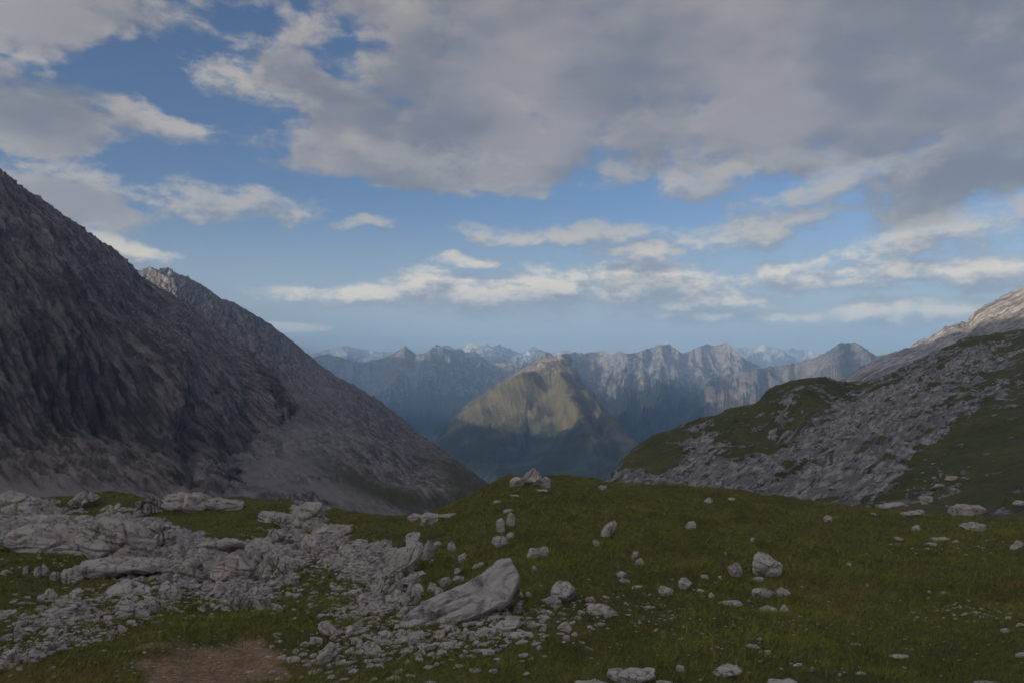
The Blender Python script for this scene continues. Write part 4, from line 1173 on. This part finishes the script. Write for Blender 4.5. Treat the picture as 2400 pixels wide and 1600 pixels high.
    (B, 2390, 1184, 34, 14, 'pale boulder at the right frame edge high up', 'dome', 0, 4),
    (OC, 2172, 1180, 46, 20, 'white rock at the foot of the right hillside', 'block', 6, 4),
    (OC, 2140, 1210, 56, 14, 'flat white rock where meadow meets the right hillside', 'slab', -6, 4),
    (OC, 2085, 1188, 80, 12, 'long flat pale ledge at the foot of the limestone bands', 'slab', -6, 4),
    (OC, 2232, 1126, 40, 16, 'white rock on the green right slope, topmost of a line', 'block', 0, 4),
    (OC, 2200, 1142, 30, 12, 'white rock on the green right slope, middle of a line', 'block', -14, 3),
    (OC, 2238, 1158, 40, 18, 'dark shadowed rock heap on the green right slope', 'crag', 0, 4),
    (B, 2386, 1284, 40, 20, 'pale ragged stone at the right frame edge', 'block', -10, 4),
    (B, 2105, 1266, 26, 10, 'rounded grey stone in the right meadow', 'dome', 0, 3),
    (B, 2205, 1266, 46, 8, 'long flat stone in the right meadow', 'slab', 0, 3),
    (B, 2240, 1272, 18, 8, 'small flat stone right of the long flat stone', 'slab', -4, 3),
    (B, 2180, 1278, 26, 10, 'low stones in the right meadow below the long flat stone', 'slab', 0, 3),
    (B, 1990, 1326, 12, 10, 'white oval stone lying in the bright green grass', 'dome', 20, 3),
    (B, 2033, 1374, 9, 8, 'round white stone in the middle of the right meadow', 'dome', 0, 3),
    (B, 2178, 1390, 9, 8, 'lone white stone in the middle of the right meadow', 'dome', 0, 3),
    (B, 2150, 1450, 12, 10, 'round grey stone in the lower right meadow', 'dome', 0, 3),
    (B, 2356, 1482, 28, 16, 'pale boulder at the lower right near the frame edge', 'block', -12, 4),
    (B, 2395, 1470, 26, 14, 'stone cut by the lower right frame edge', 'block', 0, 3),
    (B, 2105, 1542, 46, 8, 'thin pale slab in the turf at lower right', 'slab', 0, 3),
    (B, 2006, 1512, 24, 10, 'pale flat stone in the lower right turf', 'slab', 6, 3),
    (B, 2390, 1540, 28, 14, 'flat light stone at the right edge near the bottom', 'slab', -6, 3),
    # bottom edge
    (B, 1706, 1588, 88, 40, 'scalloped white rock at the bottom of the meadow', 'slab', 0, 5),
    (B, 1480, 1600, 110, 46, 'wide white rock at the bottom edge, upper layer', 'slab', -4, 5),
    (B, 1400, 1622, 100, 34, 'wide white rock at the bottom edge, left piece', 'slab', 2, 5),
    (B, 1560, 1612, 60, 24, 'grey pieces right of the wide white rock', 'block', 0, 4),
    (B, 1596, 1574, 24, 20, 'half buried stone with a dark hollow near the bottom', 'block', 0, 4),
    (B, 1765, 1518, 38, 10, 'white flat stone in a bare spot near the bottom', 'slab', 4, 3),
    (B, 1800, 1530, 20, 10, 'small white stone beside the bare spot', 'block', 0, 3),
    (B, 1780, 1500, 16, 7, 'small white stone above the bare spot', 'slab', 0, 3),
    (B, 1840, 1624, 90, 30, 'rock just entering the bottom edge right of the scalloped rock', 'slab', -4, 4),
    (B, 1905, 1574, 18, 16, 'upright little stone near the bottom', 'blade', 20, 3),
    (B, 1870, 1562, 24, 10, 'sloping flat stone near the bottom', 'slab', -12, 3),
    (B, 2015, 1580, 28, 8, 'flat stone in the bottom right turf', 'slab', 0, 3),
    (B, 1968, 1584, 18, 10, 'small blocky stone in the bottom right turf', 'block', 0, 3),
    (B, 2310, 1612, 60, 22, 'boulder at the bottom right edge', 'dome', 0, 4),
    # lower left of the knoll
    (B, 770, 1556, 46, 74, 'pale triangular slab leaning up to the right near the brown earth', 'blade', 40, 4),
    (B, 770, 1492, 48, 42, 'boulder at the top of the leaning pale slab', 'block', -24, 4),
    (B, 738, 1510, 36, 22, 'dark shadowed stone left of the leaning pale slab', 'block', 0, 4),
    (B, 714, 1518, 24, 22, 'brown stone left of the dark shadowed stone', 'block', 0, 4),
    (B, 690, 1552, 42, 20, 'domed stone on the edge of the brown earth', 'dome', 0, 4),
    (B, 655, 1506, 18, 10, 'flat pale stone above the domed stone', 'slab', -8, 3),
    (B, 875, 1520, 26, 22, 'pair-like stone on the slope below the crag', 'block', 0, 3),
    (B, 840, 1510, 24, 18, 'sloping stone on the slope right of the leaning pale slab', 'block', -16, 3),
    (B, 918, 1595, 40, 14, 'long flat stone near the bottom, below the big slab', 'slab', -10, 4),
    (B, 935, 1578, 24, 14, 'square pale stone above the long flat stone', 'slab', -14, 3),
    (B, 830, 1578, 26, 14, 'pale stone near the bottom left of the rubble slope', 'slab', -14, 3),
    (B, 1074, 1566, 30, 14, 'winged white stone in the turf near the bottom', 'block', -6, 3),
    (B, 1025, 1560, 14, 10, 'small white stone left of the winged one', 'block', 0, 3),
    (B, 1156, 1578, 22, 12, 'pale stone right of the winged white stone', 'slab', -16, 3),
    (B, 1235, 1582, 18, 10, 'tiny winged stone near the bottom centre', 'block', 0, 3),
    (B, 1275, 1540, 14, 6, 'small flat white stone in bottom centre turf', 'slab', 0, 3),
    (B, 1538, 1482, 14, 12, 'lone round stone in the meadow right of the cluster', 'dome', 0, 3),
    (B, 1525, 1425, 24, 8, 'low flat stone in the middle of the meadow', 'slab', -4, 3),
]
for nm, px_, pyb, w, h, lab, kd, tl, sb in ROCKS:
    place_rock(nm, px_, pyb, w, h, lab, kd, tl, sub=sb, cat='outcrop' if nm == OC else 'boulder', depth=0.6 if nm == OC else 0.7, sink=0.36 if nm == OC else 0.34)

# rock tooth that crowns the knoll
for px_, pyb, w, h, lab, kd, tl in (
        (1248, 1138, 84, 50, 'pointed rock tooth crowning the knoll, the tallest piece', 'tooth', -6),
        (1214, 1140, 60, 24, 'left shoulder of the rock tooth on the knoll crest', 'block', -24),
        (1280, 1144, 34, 28, 'right leaning piece of the rock tooth on the knoll crest', 'blade', 26),
        (1205, 1165, 24, 7, 'flat pale stone on the left edge of the knoll below the tooth', 'slab', 0),
        (1165, 1180, 22, 9, 'whitish stone on the left edge of the knoll, lower one', 'slab', -6),
        (1412, 1148, 30, 14, 'ragged little outcrop at the right end of the crest dip', 'crag', 0),
        (1270, 1152, 36, 6, 'flat broken stone in front of the rock tooth', 'slab', 0)):
    place_rock(OC, px_, pyb, w, h, lab, kd, tl, cat='outcrop', depth=0.5, sub=4)


# the big slanted slab: a thick plate, its flat top facing us, raised at the right end on a dark undercut
def big_slab():
    p0 = hit(975, 1470)[0]; p1 = hit(1170, 1400)[0]
    v, f = ico(5)
    k = 9.0
    Y = 0.5 * (p0.y + p1.y)
    L = 285 * Y / F * 0.5; Wd = 84 * Y / F * 0.60; Th = 0.28
    r_ = np.random.default_rng(77)
    tot = (np.abs(v) ** 9).sum(1) ** (60 / 9)
    for _ in range(12):
        a_ = r_.normal(size=3) * [1, 1, 0.35]; a_ /= np.linalg.norm(a_)
        tot = tot + np.clip(v @ a_ / r_.uniform(1.0, 1.3), 0, None) ** 60
    Pm = v * (tot ** (-1 / 60))[:, None] * np.array([L, Wd, Th])
    x, y = Pm[:, 0] / L, Pm[:, 1] / Wd
    Pm[:, 2] += 0.12 * sstep(x, 0.2, 1.0) * (Pm[:, 2] > -0.1) - 0.30 * sstep(x, 0.3, 0.8) * (Pm[:, 2] < -0.1)   # thicker head
    Pm[:, 1] *= 1 + 0.15 * x - 0.22 * sstep(-x, 0.5, 1.0) - 0.3 * sstep(x, 0.75, 1.05)
    under = sstep(x, 0.25, 0.6) * sstep(-y, 0.1, 0.7) * (Pm[:, 2] < 0.12)
    Pm[:, 1] += under * 0.42
    n = fbm(Pm / 1.1 + 3, 4) * 0.13 + (ridged(Pm / np.array([1.4, 0.35, 0.35]), 4, 0.55) - 0.5) * 0.12 - 0.10 * np.exp(-((np.subtract(*worley(Pm / np.array([1.1, 0.6, 0.6]) + 4)[::-1])) / 0.05) ** 2) + 0.10 * sstep(x, 0.4, 0.9) * sstep(y, -0.2, 0.6)
    lines = np.exp(-((y + 0.35 + 0.18 * fbm(Pm / 0.9 + 8, 2) - 0.1 * x) / 0.035) ** 2) * sstep(-x, -0.4, 0.0) * (Pm[:, 2] > 0)
    lines2 = np.exp(-((y - 0.1 + 0.3 * x + 0.2 * fbm(Pm / 0.6 + 18, 2)) / 0.025) ** 2) * sstep(-np.abs(x + 0.1), -0.35, -0.2) * (Pm[:, 2] > 0)
    n = n - 0.13 * lines - 0.10 * lines2
    Pm[:, 2] += n
    me = rock_mesh('boulder', Pm, f, limestone('smooth_grey_limestone', 0.8, base=(0.41, 0.366, 0.33), warm=(0.37, 0.325, 0.29), relief=0.05, veins=0.0), False)
    o = bpy.data.objects.new('boulder', me)
    mid = hit(1080, 1458)[0]
    o.location = (mid.x, mid.y + 0.35, mid.z + 0.28)
    o.rotation_euler = (R(33), R(-20), R(15))
    C.objects.link(o)
    FOOT.append((mid.x, mid.y + 0.3, L * 0.9, Wd * 0.8))
    tag(o, 'big slanted grey slab, the largest boulder, undercut and dark at its upper right end', 'boulder')


big_slab()

# ------------------------------------------------------------------ scattered stones and rubble
ZONES = [  # px, py, rx, ry, rot, stones, pebbles, smin, smax (metres), label
    (1150, 1470, 200, 60, -10, 44, 420, 0.10, 0.30, 'small pale stone in the turf in front of the big slanted slab'),
    (900, 1500, 190, 60, -12, 44, 520, 0.09, 0.26, 'small pale stone on the rubble slope below the leaning crag'),
    (860, 1400, 90, 60, -30, 36, 520, 0.12, 0.32, 'small stone in the rubble left of the leaning crag'),
    (790, 1310, 110, 40, -10, 34, 420, 0.15, 0.42, 'small stone in the rubble right of the small green hollow'),
    (560, 1390, 160, 34, 0, 40, 420, 0.12, 0.34, 'small stone in the rubble fan below the layered pavement'),
    (160, 1430, 110, 40, -8, 34, 520, 0.11, 0.30, 'small stone in the left rubble heap'),
    (120, 1510, 150, 26, -16, 24, 360, 0.08, 0.22, 'small stone in the strip of rubble at lower left'),
    (330, 1420, 110, 34, 0, 24, 360, 0.10, 0.28, 'small stone in the rubble around the twin rounded boulders'),
    (300, 1320, 330, 60, 4, 0, 260, 0.12, 0.3, None),
    (2270, 1430, 110, 30, 0, 14, 60, 0.07, 0.16, 'small white stone in the little patch of stones in the right meadow'),
    (2200, 1285, 150, 22, 0, 10, 50, 0.10, 0.22, 'small white stone in the right meadow near the flat stones'),
    (1900, 1480, 600, 110, 0, 0, 420, 0.05, 0.12, None),
    (1500, 1430, 330, 70, 0, 0, 260, 0.06, 0.14, None),
    (400, 1520, 380, 60, 0, 0, 160, 0.05, 0.12, None),
    (2150, 1140, 130, 40, -20, 0, 70, 0.3, 0.8, None),
]
sr = np.random.default_rng(5)
PROTO = []
for k in range(14):
    kd = ('block', 'slab', 'block', 'dome')[k % 4]
    dm = {'block': (1, 0.8, 0.7), 'slab': (1.15, 0.8, 0.38), 'dome': (1, 0.85, 0.62)}[kd]
    Pm, f = rock_shape(900 + k, dm, kd, 3)
    PROTO.append(rock_mesh('stone', Pm, f, MAT_ROCK_FINE))
peb_v, peb_f, nv = [], [], 0
v0, f0 = ico(1); v1_, f1_ = ico(2)
for (zx, zy, rx, ry, rot, ns, npb, smin, smax, lab) in ZONES:
    npb = int(npb * 0.8)
    c, s = math.cos(R(rot)), math.sin(R(rot))
    for i in range(ns + npb):
        a, b = sr.normal(size=2) * 0.55
        qx, qy = zx + a * rx * c - b * ry * s, zy + a * rx * s + b * ry * c
        h_ = hit(qx, min(qy, 1625))
        if h_ is None or h_[0].y > 130 or not (-60 < qx < 2460): continue
        p = h_[0]
        if i < ns:
            sz = (smin + (smax - smin) * sr.random() ** 1.6) * 0.62
            o = bpy.data.objects.new('stone', PROTO[sr.integers(len(PROTO))])
            o.scale = sz * sr.uniform(0.8, 1.25, 3)
            o.rotation_euler = (sr.normal() * 0.25, sr.normal() * 0.25, sr.uniform(0, 6.28))
            o.location = (p.x, p.y, p.z + sz * 0.10)
            C.objects.link(o)
            tag(o, lab, 'stone', lab.replace('small pale stone', 'small pale stones', 1).replace('small stone', 'small stones', 1).replace('small white stone', 'small white stones', 1))
        else:
            sz = smin * sr.uniform(0.35, 0.95)
            vv, ff = (v1_, f1_) if sz * F / p.y > 7 else (v0, f0)
            w = vv * (1 + 0.22 * perlin(vv * 1.7 + sr.uniform(0, 90, 3)))[:, None] * (1 + sr.uniform(-0.25, 0.25, vv.shape[0]) * 0.5)[:, None]
            w = w * sz * np.array([sr.uniform(0.9, 1.7), sr.uniform(0.6, 1.0), sr.uniform(0.3, 0.65)])
            an = sr.normal(0.5, 0.7); ca, sa = math.cos(an), math.sin(an)
            w = np.stack([w[:, 0] * ca - w[:, 1] * sa, w[:, 0] * sa + w[:, 1] * ca, w[:, 2]], -1) + np.array([p.x, p.y, p.z + sz * 0.05])
            peb_v.append(w); peb_f.append(ff + nv); nv += len(vv)
rub = mesh_np('rubble', np.concatenate(peb_v), np.concatenate(peb_f), limestone('rubble_limestone', 1.6, base=(0.41, 0.362, 0.32), relief=0.06), False)
tag(rub, 'loose pale limestone rubble and pebbles strewn over the turf', 'rubble', kind='stuff')

# ------------------------------------------------------------------ grass
def grass():
    nu, nt = GROUND.shape[:2]
    a = GROUND[:-1, :-1]; b = GROUND[1:, :-1]; c = GROUND[:-1, 1:]; d_ = GROUND[1:, 1:]
    e1, e2 = b - a, c - a
    area = np.linalg.norm(np.cross(e1, e2), axis=-1)
    cen = (a + d_) / 2
    Y = cen[..., 1]
    px, py = project(cen)
    ok = (px > -420) & (px < 2820) & (Y > 12.5) & (Y < 82)
    dens = np.minimum(1.0, (17.0 / Y) ** 1.7)
    rk = rock_m[:-1, :-1]; so = soil_m[:-1, :-1]
    dens = dens * (1 - 0.97 * sstep(rk, 0.3, 0.7)) * (1 - 0.95 * so)
    w = np.where(ok, area * dens, 0).ravel()
    NB = 480000
    gr = np.random.default_rng(3)
    idx = gr.choice(len(w), NB, p=w / w.sum())
    iu, it = np.unravel_index(idx, (nu - 1, nt - 1))
    r1, r2 = gr.random(NB)[:, None], gr.random(NB)[:, None]
    base = a[iu, it] * (1 - r1) * (1 - r2) + b[iu, it] * r1 * (1 - r2) + c[iu, it] * (1 - r1) * r2 + d_[iu, it] * r1 * r2
    keep = np.ones(NB, bool)
    for (fx, fy, hx, hy) in FOOT:
        keep &= ((base[:, 0] - fx) / (hx * 0.9)) ** 2 + ((base[:, 1] - fy) / (hy * 0.9)) ** 2 > 1
    base = base[keep]; NB = len(base)
    f0 = base.copy(); f0[:, 2] = 0
    clump = fbm(f0 / 0.45 + 70, 3, 0.6)                       # tussocks
    patch = fbm(f0 / 5.0 + 50, 3)
    Yb = base[:, 1]
    H = (0.05 + 0.085 * gr.random(NB)) * (1 + 1.6 * np.clip(clump, -0.45, 0.9)) * (0.85 + 0.5 * sstep(patch, -0.3, 0.4))
    stalk = gr.random(NB) > 0.972
    H *= np.where(project(base)[1] > 1430, 0.8, 1.0) * np.where(stalk, 1.9, 1.0)
    wd = 0.0078 * (Yb / 14) ** 0.85 * (0.7 + 0.6 * gr.random(NB))
    an = gr.uniform(0, 6.28, NB); le = gr.normal(0, 0.75, (NB, 2)) + np.array([0.25, -0.05])
    side = np.stack([np.cos(an), np.sin(an), 0 * an], -1) * wd[:, None]
    tip = base + np.stack([le[:, 0] * H, le[:, 1] * H, H], -1)
    V = np.stack([base - side - [0, 0, 0.02], base + side - [0, 0, 0.02], tip], 1).reshape(-1, 3)
    tint = np.clip(0.42 + 0.55 * patch + 0.55 * fbm(f0 / 1.3 + 15, 4, 0.6) + 0.25 * clump + gr.normal(0, 0.16, NB), 0, 1)
    dry = np.clip(0.75 * sstep(fbm(f0 / 2.6 + 33, 4, 0.6), 0.08, 0.45) + (gr.random(NB) > 0.95) * 0.7 + stalk * 0.9, 0, 1)
    gm, t, bs, pos = new_mat('grass_blades')
    g = t.mix(t.attr('tint'), (0.062, 0.074, 0.013), (0.262, 0.252, 0.042))
    g = t.mix(t.attr('dry'), g, (0.26, 0.165, 0.065))
    t.put(bs.inputs['Base Color'], g)
    bs.inputs['Roughness'].default_value = 0.75
    o = mesh_np('grass', V, np.arange(NB * 3).reshape(-1, 3), gm, False, {'tint': np.repeat(tint, 3), 'dry': np.repeat(dry, 3)})
    tag(o, 'short alpine grass covering the meadow and the knoll', 'grass', kind='stuff')


grass()

# ------------------------------------------------------------------ air
lo = [1e9] * 3; hi = [-1e9] * 3
for o in C.objects:
    if o.type != 'MESH': continue
    co = np.empty(len(o.data.vertices) * 3, np.float32); o.data.vertices.foreach_get('co', co); co = co.reshape(-1, 3)
    if o.get('kind') != 'structure': continue
    lo = np.minimum(lo, co.min(0)); hi = np.maximum(hi, co.max(0))
lo = np.array(lo) - [5, 5, 1.0]; hi = np.array(hi) + [5, 5, 3.0]
hv = np.array([(x, y, z) for x in (lo[0], hi[0]) for y in (lo[1], hi[1]) for z in (lo[2], hi[2])])
hf = np.array([[0, 1, 3, 2], [4, 6, 7, 5], [0, 4, 5, 1], [2, 3, 7, 6], [0, 2, 6, 4], [1, 5, 7, 3]])
hm = bpy.data.materials.new('haze'); hm.use_nodes = True
ht = NT(hm.node_tree); hm.node_tree.nodes.clear()
ho = ht.node('ShaderNodeOutputMaterial'); pv = ht.node('ShaderNodeVolumePrincipled')
pv.inputs['Color'].default_value = (0.45, 0.70, 1.0, 1)
pv.inputs['Density'].default_value = HAZE
pv.inputs['Anisotropy'].default_value = 0.0
ht.l.new(pv.outputs[0], ho.inputs['Volume'])
hz = mesh_np('haze', hv, hf, hm, False)
tag(hz, 'pale blue morning haze filling the valley air', 'haze', kind='stuff')
